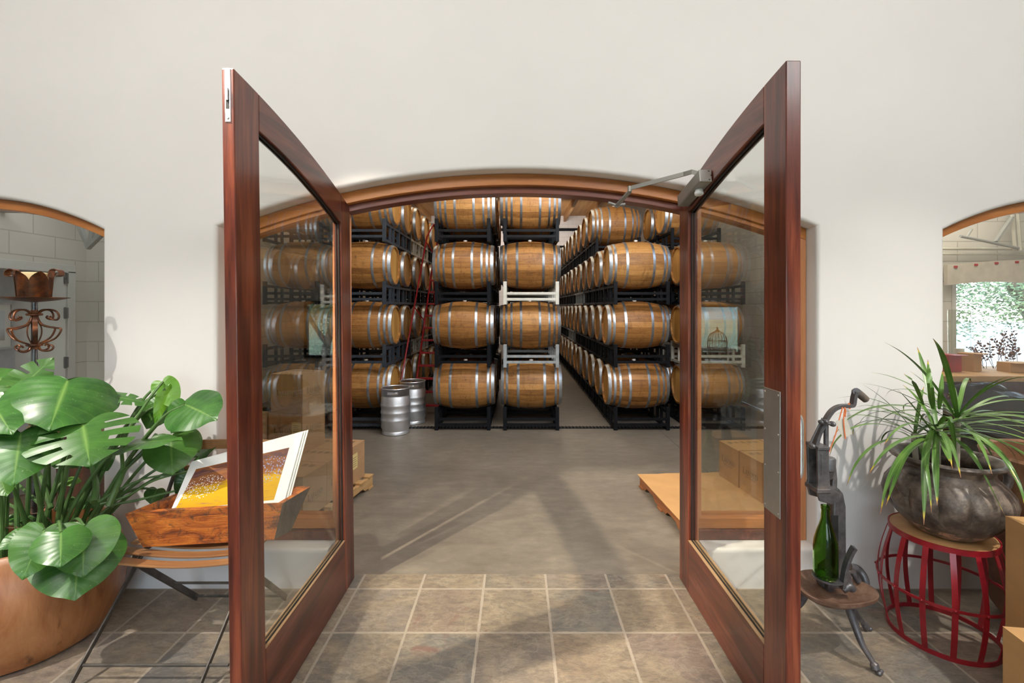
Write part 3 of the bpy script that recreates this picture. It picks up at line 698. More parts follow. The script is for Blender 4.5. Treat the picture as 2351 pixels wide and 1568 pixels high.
# ================================================================== ladder
ld = thing('rolling_ladder', 'red steel warehouse ladder with rungs leaning between the barrel stacks', 'ladder', (-1.45, 8.0, 0))
def LP(x, y, Y): return W(x, y, Y)-Vector((-1.45, 8.0, 0))
bm = BM()
for (a, b, Y0, Y1) in (((944, 905), (1003, 525), 7.9, 8.6), ((982, 905), (1008, 560), 7.9, 8.6)): pass
r0, r1 = (-1.62, 7.75, 0.0), (-1.30, 7.75, 0.0)
def rail(p, q, r=0.016):
    tube(bm, [Vector(p)-Vector((-1.45, 8, 0)), Vector(q)-Vector((-1.45, 8, 0))], r, 8)
rail((-1.70, 7.6, 0.0), (-1.50, 8.55, 2.75)); rail((-1.15, 7.6, 0.0), (-1.13, 8.55, 2.75)); finish(bm, 'stringer', M['red_paint'], ld, smooth=True)
for k in range(13):
    t = (k+0.7)/13.3; a = Vector((-1.70, 7.6, 0)).lerp(Vector((-1.50, 8.55, 2.75)), t); b = Vector((-1.15, 7.6, 0)).lerp(Vector((-1.13, 8.55, 2.75)), t)
    bm = BM(); o = Vector((-1.45, 8, 0)); x0, x1 = a.x-o.x, b.x-o.x; y, z = a.y-o.y, a.z
    box(bm, x0, x1, y-0.03, y+0.05, z-0.016, z+0.016); finish(bm, 'tread', M['red_paint'], ld, bevel=0.003)
bm = BM()
hr = [(-1.84, 7.45, 0.55), (-1.62, 8.45, 3.0), (-1.53, 8.6, 3.25), (-1.50, 8.75, 3.20), (-1.50, 8.85, 2.7)]
tube(bm, [Vector(p)-Vector((-1.45, 8, 0)) for p in hr], 0.014, 8); rail((-1.84, 7.45, 0.55), (-1.66, 7.62, 0.25), 0.014)
rail((-1.53, 8.6, 3.25), (-1.16, 8.6, 3.25), 0.014); rail((-1.16, 8.6, 3.25), (-1.13, 8.55, 2.75), 0.014); rail((-1.62, 8.4, 2.9), (-1.50, 8.5, 2.7), 0.010); rail((-1.74, 7.95, 1.75), (-1.60, 8.15, 1.5), 0.010)
finish(bm, 'handrail', M['red_paint'], ld, smooth=True)
for x in (-1.52, -1.14):
    bm = BM(); rail((x, 8.55, 2.75), (x, 8.9, 0.0)); finish(bm, 'rear_leg', M['red_paint'], ld, smooth=True)
# ================================================================== lettering built from strokes (serif capitals)
def letter(bm, ch, x, h, y=0.0):
    w = {'L': .62, 'A': .78, 'F': .58, 'O': .86, 'N': .80, 'D': .80, '-': .4}[ch]*h; t = 0.11*h; s = 0.05*h; e = 0.0004
    def q(*p): bm.faces.new([bm.verts.new((x+a, b, e)) for a, b in p])
    def R(a, b, c, d): q((a, c), (b, c), (b, d), (a, d))
    if ch in 'LFD':
        R(0.1*h, 0.1*h+t, 0, h); R(0.02*h, 0.1*h+t+0.08*h, 0, s); R(0.02*h, 0.1*h+t+0.08*h, h-s, h)
    if ch == 'L': R(0.1*h, w-0.06*h, 0, s); R(w-0.06*h-s, w-0.06*h, 0, 0.22*h)
    if ch == 'F':
        R(0.1*h, w-0.04*h, h-s, h); R(w-0.04*h-s, w-0.04*h, 0.82*h, h); R(0.1*h, w-0.14*h, 0.5*h, 0.5*h+s)
    if ch == 'A':
        m_ = w/2; q((0.06*h, 0), (0.06*h+s, 0), (m_+s/2, h), (m_-s/2, h)); q((w-0.06*h-t, 0), (w-0.06*h, 0), (m_+t/2, h), (m_-t/2, h))
        R(0.2*h, w-0.2*h, 0.3*h, 0.3*h+s); R(0, 0.18*h, 0, s); R(w-0.26*h, w, 0, s)
    if ch == 'N':
        R(0.12*h, 0.12*h+s, 0, h); R(w-0.12*h-s, w-0.12*h, 0, h); q((0.10*h, h), (0.10*h+t, h), (w-0.12*h, 0), (w-0.12*h-t*.6, 0))
        R(0.02*h, 0.26*h, 0, s); R(0.0, 0.2*h, h-s, h); R(w-0.26*h, w-0.02*h, h-s, h)
    if ch in 'OD':
        n = 22; cx = w/2 if ch == 'O' else 0.2*h; rx = w/2-0.03*h if ch == 'O' else w-0.26*h; ry = h/2
        a0, a1 = (0, 2*PI) if ch == 'O' else (-PI/2, PI/2)
        P = [a0+(a1-a0)*i/n for i in range(n+1)]
        for a, b in zip(P[:-1], P[1:]):
            f = lambda g, k: (cx+(rx-k*t)*math.cos(g), h/2+(ry-k*s)*math.sin(g))
            q(f(a, 1), f(a, 0), f(b, 0), f(b, 1))
    return w+0.07*h
def lafond(mat_world, parent, H):
    bm = BM(); x = 0.0
    x += letter(bm, 'L', x, H*1.25)
    for c in 'AFOND': x += letter(bm, c, x, H)
    tot = x
    # tiny second line: WINERY & VINEYARDS
    cu = bpy.data.curves.new('t', 'FONT'); cu.body = 'WINERY & VINEYARDS'; cu.size = H*0.30; cu.space_character = 1.15
    to = bpy.data.objects.new('t', cu); COL.objects.link(to)
    dg = bpy.context.evaluated_depsgraph_get(); me = bpy.data.meshes.new_from_object(to.evaluated_get(dg))
    wdt = max(v.co.x for v in me.vertices); k = bm.verts[:]
    n0 = len(bm.verts); bm.from_mesh(me); bm.verts.ensure_lookup_table()
    for v in bm.verts[n0:]: v.co += Vector(((tot-wdt)/2, -H*0.48, 0.0004))
    bpy.data.objects.remove(to); bpy.data.curves.remove(cu); bpy.data.meshes.remove(me)
    for v in bm.verts: v.co.x -= tot/2
    for v in bm.verts: v.co = mat_world @ v.co
    o = finish(bm, 'lettering', M['ink'], parent, smooth='keep'); return o
def face_mat(face, sx_, sy_, sz_, u, v):
    # text plane on a box centred at origin in x, y; z from 0
    if face == '-y': return Matrix.Translation((u, -sy_/2-0.0006, v)) @ Matrix.Rotation(PI/2, 4, 'X')
    if face == '+x': return Matrix.Translation((sx_/2+0.0006, u, v)) @ Matrix.Rotation(PI/2, 4, 'Z') @ Matrix.Rotation(PI/2, 4, 'X')
    if face == '-x': return Matrix.Translation((-sx_/2-0.0006, u, v)) @ Matrix.Rotation(-PI/2, 4, 'Z') @ Matrix.Rotation(PI/2, 4, 'X')
    if face == '+z': return Matrix.Translation((u, v, sz_+0.0008))
def carton(label, loc, rz, sx_, sy_, sz_, texts, mat='card', tape=True, labels=(), group=None, Ht=0.045, notes=True):
    t = thing('wine_carton', label, 'cardboard box', loc, (0, 0, rz), group)
    bm = BM(); box(bm, -sx_/2, sx_/2, -sy_/2, sy_/2, 0, sz_-0.002); finish(bm, 'carton_body', M[mat], t, bevel=0.003)
    bm = BM(); box(bm, -sx_/2, -0.0012, -sy_/2, sy_/2, sz_-0.002, sz_); box(bm, 0.0012, sx_/2, -sy_/2, sy_/2, sz_-0.002, sz_); finish(bm, 'flap', M[mat], t)
    for f, u, v in texts: lafond(face_mat(f, sx_, sy_, sz_, u, v), t, Ht)
    if notes:
        bm = BM(); r = random.Random(hash(label) & 255)
        for i in range(3):
            y = sy_*(0.18+0.06*i); 
            for k in range(5):
                x = -sx_*0.4+k*sx_*0.16; box(bm, x, x+sx_*0.11, y, y+0.006, sz_, sz_+0.0006)
        finish(bm, 'printed_notes', M['ink'], t)
    for f, u, v, w, h in labels:
        bm = BM(); Mt = face_mat(f, sx_, sy_, sz_, u, v); box(bm, -w/2, w/2, -h/2, h/2, 0, 0.001, Mt); lb = finish(bm, 'shipping_label', M['yellow_label'], t)
        bm = BM()
        for i in range(5): box(bm, -w*0.36, w*(0.34-0.1*(i % 2)), -h*0.32+i*h*0.14, -h*0.32+i*h*0.14+0.004, 0.001, 0.0016, Mt)
        finish(bm, 'print', M['ink'], lb)
    return t
# pallet: stringers along local y
def pallet(label, loc, rz, sx_, sy_, mat, h=0.125):
    t = thing('wooden_pallet', label, 'pallet', loc, (0, 0, rz))
    for i in range(3):
        x = -sx_/2+0.03+i*(sx_-0.06)/2; bm = BM()
        pts = [(-sy_/2, 0.018), (sy_/2, 0.018), (sy_/2, h-0.02), (-sy_/2, h-0.02)]
        pts = [(-sy_/2, 0.017), (-sy_*.36, 0.017), (-sy_*.32, 0.05), (-sy_*.16, 0.05), (-sy_*.12, 0.017), (sy_*.12, 0.017), (sy_*.16, 0.05), (sy_*.32, 0.05), (sy_*.36, 0.017), (sy_/2, 0.017), (sy_/2, h-0.018), (-sy_/2, h-0.018)]
        prism(bm, pts, 'x', x-0.02, x+0.02); finish(bm, 'stringer', M[mat], t)
    for i in range(7):
        y = -sy_/2+0.045+i*(sy_-0.09)/6; bm = BM(); box(bm, -sx_/2, sx_/2, y-0.045, y+0.045, h-0.018, h); finish(bm, 'deck_board', M[mat], t, bevel=0.002)
    for y in (-sy_/2+0.05, 0, sy_/2-0.05):
        bm = BM(); box(bm, -sx_/2, sx_/2, y-0.045, y+0.045, 0, 0.017); finish(bm, 'bottom_board', M[mat], t, bevel=0.002)
    return t
# left pile
C0 = Vector((-1.607, 3.535, 0)); th = math.radians(8.3)
U = Vector((math.sin(th), math.cos(th), 0)); V = Vector((-math.cos(th), math.sin(th), 0))
def LB(u, v, z): p = C0+U*u+V*v; return (p.x, p.y, z)
pallet('pine pallet under the stacked wine cartons left of the doorway', LB(0.50, 0.52, 0), -th, 1.16, 1.12, 'pine')
HB = 0.343
rowname = ['nearest', 'middle', 'farthest']
for i in range(3):
    for j in range(2):
        u = 0.165+i*0.333; v = 0.20+j*0.403
        lab = [('+x', 0.0, 0.13)] if j == 0 and i < 2 else []
        txt = 'lettered brown wine carton on the left pallet, bottom layer, %s on the %s side' % (rowname[i], 'doorway' if j == 0 else 'wall')
        carton(txt, LB(u, v, 0.126), -th, 0.398, 0.328, HB, lab, group='cartons on the left pallet', Ht=0.042,
               labels=([('-y', 0.08, 0.20, 0.09, 0.13)] if (i, j) == (0, 0) else []) + ([('+x', -0.03, 0.2, 0.10, 0.14)] if (i, j) == (2, 0) else []))
carton('brown wine carton standing on the bottom layer of the left pile, under the top carton', LB(0.69, 0.50, 0.126+HB), -th-0.05, 0.34, 0.33, HB, [('+x', 0, 0.17), ('-y', 0, 0.17)], group='cartons on the left pallet', labels=[('-y', 0.11, 0.21, 0.09, 0.12)])
carton('brown wine carton crowning the left pile, lettering facing the door', LB(0.69, 0.49, 0.126+2*HB), -th-0.08, 0.325, 0.31, HB, [('+x', 0, 0.17), ('-y', 0, 0.15)], group='cartons on the left pallet', Ht=0.04)
carton('brown wine carton on the left pile beside the two-high column', LB(0.42, 0.87, 0.126+HB), -th, 0.36, 0.33, HB, [('-y', 0, 0.14)], group='cartons on the left pallet', labels=[('-y', 0.13, 0.22, 0.06, 0.10)])
# right pallet with cardboard sheet and cartons
pr_ = pallet('red-brown pallet under a cardboard sheet right of the doorway', (1.90, 4.10, 0), 0.07, 1.36, 1.05, 'pallet_red', 0.112)
bm = BM(); rr = random.Random(5)
pts = [(-0.69, -0.54), (0.69, -0.54), (0.69, 0.54)] + [(0.69-1.38*i/14, 0.54+rr.uniform(-0.012, 0.004)) for i in range(1, 14)] + [(-0.69, 0.54)]
prism(bm, pts, 'z', 0.1125, 0.117); tag(finish(bm, 'cardboard_sheet', M['card_warm'], loc=(1.90, 4.10, 0), rot=(0, 0, 0.07)), 'large tan cardboard sheet lying on the right pallet with a torn edge', 'cardboard')
for i, (y, lab) in enumerate(((4.42, 'warm brown wine carton on the cardboard sheet, the farther of two in front'), (4.085, 'warm brown wine carton on the cardboard sheet, the nearer of two in front'))):
    carton(lab, (1.975+0.20-0.02*i*-2, y, 0.1175), 0.10, 0.40, 0.325, 0.335, [('-x', 0.0, 0.16)], 'card_warm', group='cartons on the cardboard sheet', Ht=0.044)
for i, (y, lab) in enumerate(((4.46, 'warm brown wine carton behind the others on the right pallet, farther'), (4.125, 'warm brown wine carton behind the others on the right pallet, nearer'))):
    carton(lab, (1.975+0.605+0.03*i, y, 0.1175), 0.10, 0.39, 0.325, 0.335, [], 'card_warm', group='cartons on the cardboard sheet')

# ================================================================== side rooms behind the two arched windows
def room_wall(name, mat, *b): bm = BM(); box(bm, *b); return struct(finish(bm, name, mat))
# left room: x -6.0..-2.75, y 3.2..4.75
bm = BM(); box(bm, -5.6, -4.32, 3.6, 3.7, 0, 3.2) if False else None; bm.free()
DH = 2.09
for q in ((YB, 3.86, 0, 3.2), (4.52, 4.75, 0, 3.2), (3.86, 4.52, DH, 3.2)): room_wall('wall_left', M['block_x'], -4.42, -4.32, *q)
room_wall('wall_rear', M['block_y'], -4.32, -2.78, 4.72, 4.75, 0, 3.2)
room_wall('wall_right', M['block_x'], -2.80, -2.78, YB, 4.72, 0, 3.2)
room_wall('ceiling', M['white_paint'], -4.42, -2.78, YB, 4.75, 3.2, 3.25)
room_wall('floor', M['pale_tan'], -4.6, -2.8, YB, 4.72, 0.0, 0.012)
bm = BM(); 
for q in ((3.80, 3.88, 0, DH), (4.50, 4.58, 0, DH), (3.80, 4.58, DH-0.02, DH+0.06)): box(bm, -4.33, -4.295, *q)
struct(finish(bm, 'trim_12', M['white_paint'], bevel=0.004))
room_wall('wall_left', plain('dusk_blue_paint', (0.34, 0.36, 0.42), 0.6), -4.60, -4.59, 3.6, 4.7, 0, 3.2)
dl = thing('interior_door', 'half open white door with dark hinges behind the left window', 'door', (-4.30, 4.49, 0.02), (0, 0, math.radians(-62)), kind='structure')
bm = BM(); box(bm, -0.01, 0.03, -0.42, 0, 0, DH-0.04); finish(bm, 'door_panel', M['white_paint'], dl, bevel=0.004)
for z in (0.3, 1.15, 1.62, 1.95):
    bm = BM(); box(bm, -0.016, 0.034, -0.012, 0.012, z, z+0.1); tube(bm, [(0.036, 0, z-0.005), (0.036, 0, z+0.105)], 0.008, 8); finish(bm, 'hinge', M['black_steel'], dl)
m = NT('landscape_print'); X = m.xyz(m.obj()); 
sky_ = m.ramp(m.math('ADD', X[2], m.math('MULTIPLY', m.noise(m.obj(), 8, 4), 0.12)), [(0.0, (0.30, 0.27, 0.12)), (0.10, (0.22, 0.20, 0.10)), (0.16, (0.30, 0.28, 0.26)), (0.24, (0.50, 0.56, 0.62))])
M['print_land'] = m.fin(sky_, 0.3)
fp = thing('framed_picture', 'framed landscape picture seen through the left window', 'picture', (-4.585, 3.95, 1.38))
bm = BM(); box(bm, 0, 0.02, -0.30, 0.30, 0, 0.40); finish(bm, 'mat_board', M['white_paint'], fp)
bm = BM(); box(bm, 0.02, 0.023, -0.24, 0.24, 0.07, 0.33); finish(bm, 'print', M['print_land'], fp)
bm = BM()
for q in ((-0.31, 0.31, -0.01, 0.01), (-0.31, 0.31, 0.39, 0.41), (-0.31, -0.29, 0.01, 0.39), (0.29, 0.31, 0.01, 0.39)): box(bm, 0, 0.03, *q)
finish(bm, 'frame', M['grey_paint'], fp)
bk_ = thing('steel_bracket', 'grey welded steel bracket high on the block wall behind the left window', 'bracket', (-3.60, 3.95, 2.27))
bm = BM(); tube(bm, [(0.30, 0, 0.28), (0.0, 0, -0.02), (-0.12, 0, 0.28)], 0.02, flat=(0.04, 0.04), up=(0, 1, 0)); tube(bm, [(0.05, 0, 0.28), (0.02, 0, 0.0)], 0.02, flat=(0.03, 0.03), up=(0, 1, 0)); box(bm, -0.4, 0.4, -0.02, 0.02, 0.27, 0.30); box(bm, -0.72, -0.4, -0.02, 0.02, 0.27, 0.30); box(bm, 0.36, 0.40, 0.02, 0.77, 0.27, 0.30); finish(bm, 'brace', M['grey_paint'], bk_)
wb = thing('storage_cabinet', 'low brown wooden cabinet behind the left window', 'cabinet', (-3.65, 4.35, 0.012))
bm = BM(); box(bm, -0.42, 0.42, -0.2, 0.3, 0, 0.62); finish(bm, 'body', M['maho_y'], wb, bevel=0.006)
bm = BM(); box(bm, -0.45, 0.45, -0.23, 0.32, 0.62, 0.65); finish(bm, 'worktop', M['pale_tan'], wb, bevel=0.005)
for s in (-1, 1):
    bm = BM(); box(bm, s*0.21-0.19, s*0.21+0.19, -0.212, -0.2, 0.05, 0.58); d = finish(bm, 'door', M['maho_z'], wb, bevel=0.003)
    bm = BM(); sphere(bm, (s*0.05, -0.222, 0.34), 0.012); finish(bm, 'knob', M['steel'], d)
bm = BM(); lathe(bm, [(0.055, 0), (0.065, 0.005), (0.065, 0.26), (0.058, 0.262), (0.058, 0.02)], 24); tag(finish(bm, 'paper_roll', M['white_plastic'], smooth=True, loc=(-3.45, 4.25, 0.662)), 'white cylinder standing on the low cabinet behind the left window', 'canister')
# right room: x 2.8..5.6, y 3.2..4.7, glazed rear wall onto the garden
room_wall('wall_left', M['block_x'], 2.72, 2.78, YB, 4.7, 0, 3.6)
room_wall('wall_right', M['block_x'], 6.4, 6.5, YB, 4.8, 0, 3.6)
room_wall('ceiling', M['white_paint'], 2.72, 6.5, YB, 4.8, 3.6, 3.65)
room_wall('floor', M['slate'], 4.3, 6.5, YB, 4.8, -0.1, 0.001)
GX0, GX1, GZ0, GZ1 = 4.34, 6.3, 1.02, 2.08
for q in ((2.72, GX0, 0, 3.6), (GX1, 6.5, 0, 3.6), (GX0, GX1, 0, GZ0), (GX0, GX1, GZ1, 3.6)): room_wall('wall_rear', M['block_y'], q[0], q[1], 4.70, 4.80, q[2], q[3])
w = struct(thing('window_7', None, None))
bm = BM()
for q in ((GX0, GX0+0.04, GZ0, GZ1), (GX1-0.04, GX1, GZ0, GZ1), (GX0, GX1, GZ0, GZ0+0.04), (GX0, GX1, GZ1-0.04, GZ1), (5.3, 5.35, GZ0, GZ1)): box(bm, q[0], q[1], 4.69, 4.76, q[2], q[3])
finish(bm, 'frame', M['white_paint'], w)
bm = BM(); box(bm, GX0+0.04, GX1-0.04, 4.73, 4.736, GZ0+0.04, GZ1-0.04); finish(bm, 'pane', M['glass'], w)
bm = BM(); box(bm, 4.36, 4.42, 4.9, 4.97, 0, 2.1); tag(finish(bm, 'patio_post', M['maho_z']), 'dark brown post outside the rear window at the right', 'post')
# folded awning above that window
aw = thing('roller_awning', 'cream fabric awning with red clips under the pipes at right window', 'awning', (5.0, 4.62, 2.10))
bm = BM(); strip_prism(bm, [(-0.78+1.8*i/10, -0.14+0.10*(i/10)**2+0.03*math.sin(i*0.7)) for i in range(11)], [(-0.78+1.8*i/10, 0.06+0.05*math.sin(i*0.35)) for i in range(11)], 'y', -0.01, 0.03); finish(bm, 'canopy', plain('canvas_cream', (0.52, 0.47, 0.40), 0.8), aw)
bm = BM()
for i in range(9): box(bm, -0.72+i*0.2, -0.69+i*0.2, -0.02, -0.008, 0.03+0.05*math.sin(i*0.4), 0.05+0.05*math.sin(i*0.4))
finish(bm, 'clip', M['red_paint'], aw)
cd = thing('conduit', 'painted conduit and bracket climbing the block wall behind right window', 'pipe', (4.9, 4.6, 2.3))
bm = BM()
for dx in (0, 0.05): tube(bm, [(-0.10+dx, 0, 0.9), (-0.03+dx, 0, 0.0)], 0.016, 8)
tube(bm, [(-0.8, 0.04, 0.02), (1.4, 0.04, 0.02)], 0.014); tube(bm, [(-0.8, 0.05, -0.03), (1.4, 0.05, -0.03)], 0.012)
finish(bm, 'pipe_run', M['cream_steel'], cd, smooth=True)
bm = BM(); tube(bm, [(-0.08, -0.02, 0.32), (-0.26, -0.04, 0.08)], 0.02, flat=(0.035, 0.02), up=(0, 1, 0)); tube(bm, [(-0.02, -0.02, 0.02), (-0.4, -0.05, 0.09), (-0.62, -0.06, 0.13)], 0.014); tube(bm, [(-0.55, -0.05, 0.12), (-0.50, -0.05, 0.20)], 0.01); finish(bm, 'bracket', M['grey_paint'], cd)
# counter with boxes, vine trunk
ct = thing('wooden_counter', 'light wooden counter top inside the right window', 'counter', (4.6, 4.15, 0.0))
bm = BM(); box(bm, -1.1, 1.6, -0.28, 0.38, 1.13, 1.18); finish(bm, 'worktop', M['pine'], ct, bevel=0.006)
bm = BM(); box(bm, -1.05, 1.55, -0.1, 0.35, 0.0, 1.13); finish(bm, 'body', M['maho_y'], ct)
def small_box(label, loc, rz, a, b, c, mat):
    t = thing('cardboard_box', label, 'cardboard box', loc, (0, 0, rz)); bm = BM(); box(bm, -a/2, a/2, -b/2, b/2, 0, c); finish(bm, 'box_body', M[mat], t, bevel=0.003)
    bm = BM(); box(bm, -a/2-0.002, a/2+0.002, -b/2-0.05, -b/2, c-0.004, c, Matrix.Translation((0, 0, 0))); finish(bm, 'flap', M[mat], t); return t
small_box('tall tan carton on the counter behind the right window', (4.02, 4.18, 1.181), 0.4, 0.13, 0.12, 0.16, 'card_warm')
small_box('flat tan carton with a red tag on the counter behind right window', (4.36, 4.12, 1.181), 0.0, 0.20, 0.12, 0.085, 'card_warm')
small_box('red crate of wood scraps on the counter beside the right window edge', (3.80, 4.16, 1.181), 0.2, 0.14, 0.14, 0.15, 'red_paint')
hv = thing('hurricane_vase', 'tall clear glass hurricane lamp on the counter behind right window', 'vase', (4.10, 4.36, 1.181))
bm = BM(); lathe(bm, [(0.075, 0.10), (0.08, 0.11), (0.085, 0.54), (0.082, 0.54), (0.076, 0.115)], 28, cap0=True, cap1=False); finish(bm, 'glass_shade', M['glass'], hv, smooth=True)
bm = BM(); lathe(bm, [(0.06, 0.0), (0.06, 0.012), (0.018, 0.03), (0.018, 0.08), (0.085, 0.10), (0.085, 0.112)], 24); finish(bm, 'stand', M['black_steel'], hv, smooth=True)
bm = BM(); lathe(bm, [(0.035, 0.113), (0.035, 0.18), (0.008, 0.182)], 20); tag(finish(bm, 'pillar_candle', M['paper'], hv.parent if False else None, smooth=True, loc=(4.10, 4.36, 1.181)), 'cream candle inside the glass hurricane lamp', 'candle')
# dried plant stems
dp = thing('dried_plant', 'dried brown leafy stems on the counter behind right window', 'dried plant', (4.55, 4.34, 1.181))
rr = random.Random(3); bm = BM(); lv = BM()
for k in range(16):
    a = rr.uniform(-1, 1); L_ = rr.uniform(0.16, 0.34); x0 = rr.uniform(-0.3, 0.35)
    pts = [(x0, 0, 0), (x0+a*0.05, rr.uniform(-.03, .03), L_*0.5), (x0+a*0.14, rr.uniform(-.05, .05), L_)]
    sp = smooth_path(pts, 5); tube(bm, sp, 0.0025, 5)
    for p in sp[4:]:
        for s in (-1, 1):
            d = Vector((s*rr.uniform(.4, 1), rr.uniform(-.5, .5), rr.uniform(.2, .9))).normalized()*rr.uniform(.02, .045); q = d.cross(Vector((0, 1, 0)))*0.32
            vs = [lv.verts.new(v) for v in (p, p+d*.5+q, p+d, p+d*.5-q)]; lv.faces.new(vs)
finish(bm, 'stem', M['maho_z'], dp); finish(lv, 'leaves', plain('dry_leaf', (0.13, 0.05, 0.025), 0.7, 0, 0.4), dp)
# black gnarled trunk
m = NT('black_lacquered_bark'); o = m.obj(); f = m.noise(m.map(o, (0.6, 2, 2)), 14, 10, 0.8, 1.2); m.bump(f, 1.0, 0.12)
M['bark'] = m.fin(m.ramp(f, [(0.45, (0.004, 0.0035, 0.003)), (0.7, (0.045, 0.028, 0.02))]), 0.25)
vt = thing('vine_trunk', 'glossy black gnarled old vine trunk inside the right window', 'driftwood', (3.55, 3.58, -0.0))
def gnarl(bm, pts, rad, seed, segs=16, amp=0.25):
    rg = random.Random(seed); sp = smooth_path(pts, 8); n = len(sp)
    rs = [rad[0]+(rad[1]-rad[0])*i/(n-1) for i in range(n)]; ph = [rg.uniform(0, 6.28) for _ in range(6)]
    rings = []
    for i, p in enumerate(sp):
        t = (sp[min(i+1, n-1)]-sp[max(i-1, 0)]).normalized(); u = t.orthogonal().normalized(); v = t.cross(u)
        rings.append([bm.verts.new(p+(u*math.cos(a)+v*math.sin(a))*rs[i]*(1+amp*math.sin(3*a+ph[0]+i*.5)+amp*.6*math.sin(5*a+ph[1]-i*.3)+amp*.4*math.sin(i*1.1+ph[2]))) for a in [2*PI*k/segs for k in range(segs)]])
    for a, b in zip(rings[:-1], rings[1:]):
        for k in range(segs): bm.faces.new([a[k], a[(k+1) % segs], b[(k+1) % segs], b[k]])
    bm.faces.new(list(reversed(rings[0]))); bm.faces.new(rings[-1])
bm = BM()
gnarl(bm, [(0.15, 0.05, 0.0), (0.1, 0, 0.35), (0.15, 0.02, 0.7), (0.25, 0, 0.92)], (0.20, 0.17), 1)
gnarl(bm, [(-0.50, 0.05, 0.88), (-0.15, 0, 0.97), (0.2, 0, 1.0), (0.6, 0.05, 0.93), (1.0, 0.1, 0.82)], (0.09, 0.11), 2)
gnarl(bm, [(-0.45, 0.05, 1.12), (-0.2, 0.0, 1.13), (0.0, 0, 1.15), (0.16, 0, 1.12)], (0.028, 0.022), 3, 10, 0.35)
gnarl(bm, [(0.0, 0, 0.9), (0.4, -0.03, 0.75), (0.9, 0.0, 0.55)], (0.12, 0.08), 4)
gnarl(bm, [(0.2, 0, 0.95), (0.0, 0, 1.06), (-0.2, 0, 1.12)], (0.06, 0.03), 5)
gnarl(bm, [(0.1, -0.05, 0.5), (0.5, -0.05, 0.35), (0.85, 0, 0.1)], (0.12, 0.07), 6)
finish(bm, 'trunk', M['bark'], vt, smooth=True)

# ================================================================== outside
bm = BM(); box(bm, -60, 60, -90, -3.4, -0.25, -0.12); struct(finish(bm, 'ground', plain('dry_grass', (0.22, 0.22, 0.10), 0.9, 0, 0.3, 0.6)))
bm = BM(); box(bm, 4.3, 60, 4.8, 60, -0.25, -0.12); struct(finish(bm, 'ground', plain('patio_gravel', (0.42, 0.38, 0.32), 0.9, 0, 0.2, 3)))
bm = BM()
rr = random.Random(9); n = 40; r = []
for j, yy in enumerate((-60, -75, -95, -120)):
    r.append([bm.verts.new((-90+180*i/n, yy, (0, 5, 10, 0)[j]*(0.8+0.35*math.sin(i*0.6+j)+0.2*math.sin(i*1.7+j*2))-0.2)) for i in range(n+1)])
for a, b in zip(r[:-1], r[1:]):
    for i in range(n): bm.faces.new([a[i], a[i+1], b[i+1], b[i]])
struct(finish(bm, 'hills', plain('far_hill', (0.20, 0.25, 0.20), 0.9, 0, 0.25, 0.1), smooth=True))
M['bark_out'] = plain('tree_bark', (0.16, 0.12, 0.09), 0.9, 0, 0.4, 6, 0.5)
m = NT('olive_foliage'); rn = m.noise(m.obj(), 3, 3)
M['foliage'] = m.fin(m.ramp(rn, [(0.3, (0.10, 0.15, 0.06)), (0.6, (0.24, 0.31, 0.15)), (0.8, (0.36, 0.40, 0.24))]), 0.6)
def tree(label, loc, blobs, nleaf, ls, seed, trunk):
    rg = random.Random(seed); t = thing('olive_tree', label, 'tree', loc, group='trees outside')
    bm = BM()
    for pts, ra in trunk: gnarl(bm, pts, ra, seed, 10, 0.12)
    finish(bm, 'trunk', M['bark_out'], t, smooth=True)
    bm = BM()
    for i in range(nleaf):
        c, R = blobs[rg.randrange(len(blobs))]
        d = Vector((rg.gauss(0, 1), rg.gauss(0, 1), rg.gauss(0, 1))).normalized()*R*(rg.random()**0.4)
        p = Vector(c)+d; a = Vector((rg.gauss(0, 1), rg.gauss(0, 1), rg.gauss(0, 1))).normalized(); b = a.orthogonal().normalized()
        s = ls*rg.uniform(.6, 1.3)
        bm.faces.new([bm.verts.new(v) for v in (p-a*s, p+b*s*.4, p+a*s, p-b*s*.4)])
    finish(bm, 'foliage', M['foliage'], t); return t
tree('olive tree in the yard reflected in the left sidelight', (-7.2, -11.5, -0.12), [((0, 0, 2.6), 1.3), ((-.9, 0, 2.1), 1.0), ((.9, .2, 2.2), 1.1), ((0.2, 0, 1.7), .9), ((1.4, 0, 1.6), .7), ((0.1, 0, 3.6), 1.1)], 22000, 0.045, 21,
     [([(0, 0, 0), (0.1, 0, 0.7), (0.4, 0, 1.5), (0.8, 0, 2.2)], (0.16, 0.08)), ([(0.05, 0, 0.5), (-0.4, 0, 1.1), (-0.8, 0, 1.9)], (0.10, 0.05))])
tree('broad oak seen beyond the patio behind the right window', (8.9, 8.8, -0.12), [((-1.0, 0, 2.7), 1.2), ((0.2, 0, 3.1), 1.3), ((1.2, 0, 2.8), 1.3), ((-0.3, 0.3, 2.2), 1.0), ((0.9, 0, 2.1), .8), ((-1.7, 0, 2.3), .7)], 26000, 0.038, 22,
     [([(1.2, 0, 0), (1.1, 0, 0.8), (0.8, 0, 1.6), (0.3, 0, 2.4)], (0.2, 0.10)), ([(0.9, 0, 1.3), (1.3, 0, 2.0), (1.4, 0, 2.6)], (0.11, 0.06))])
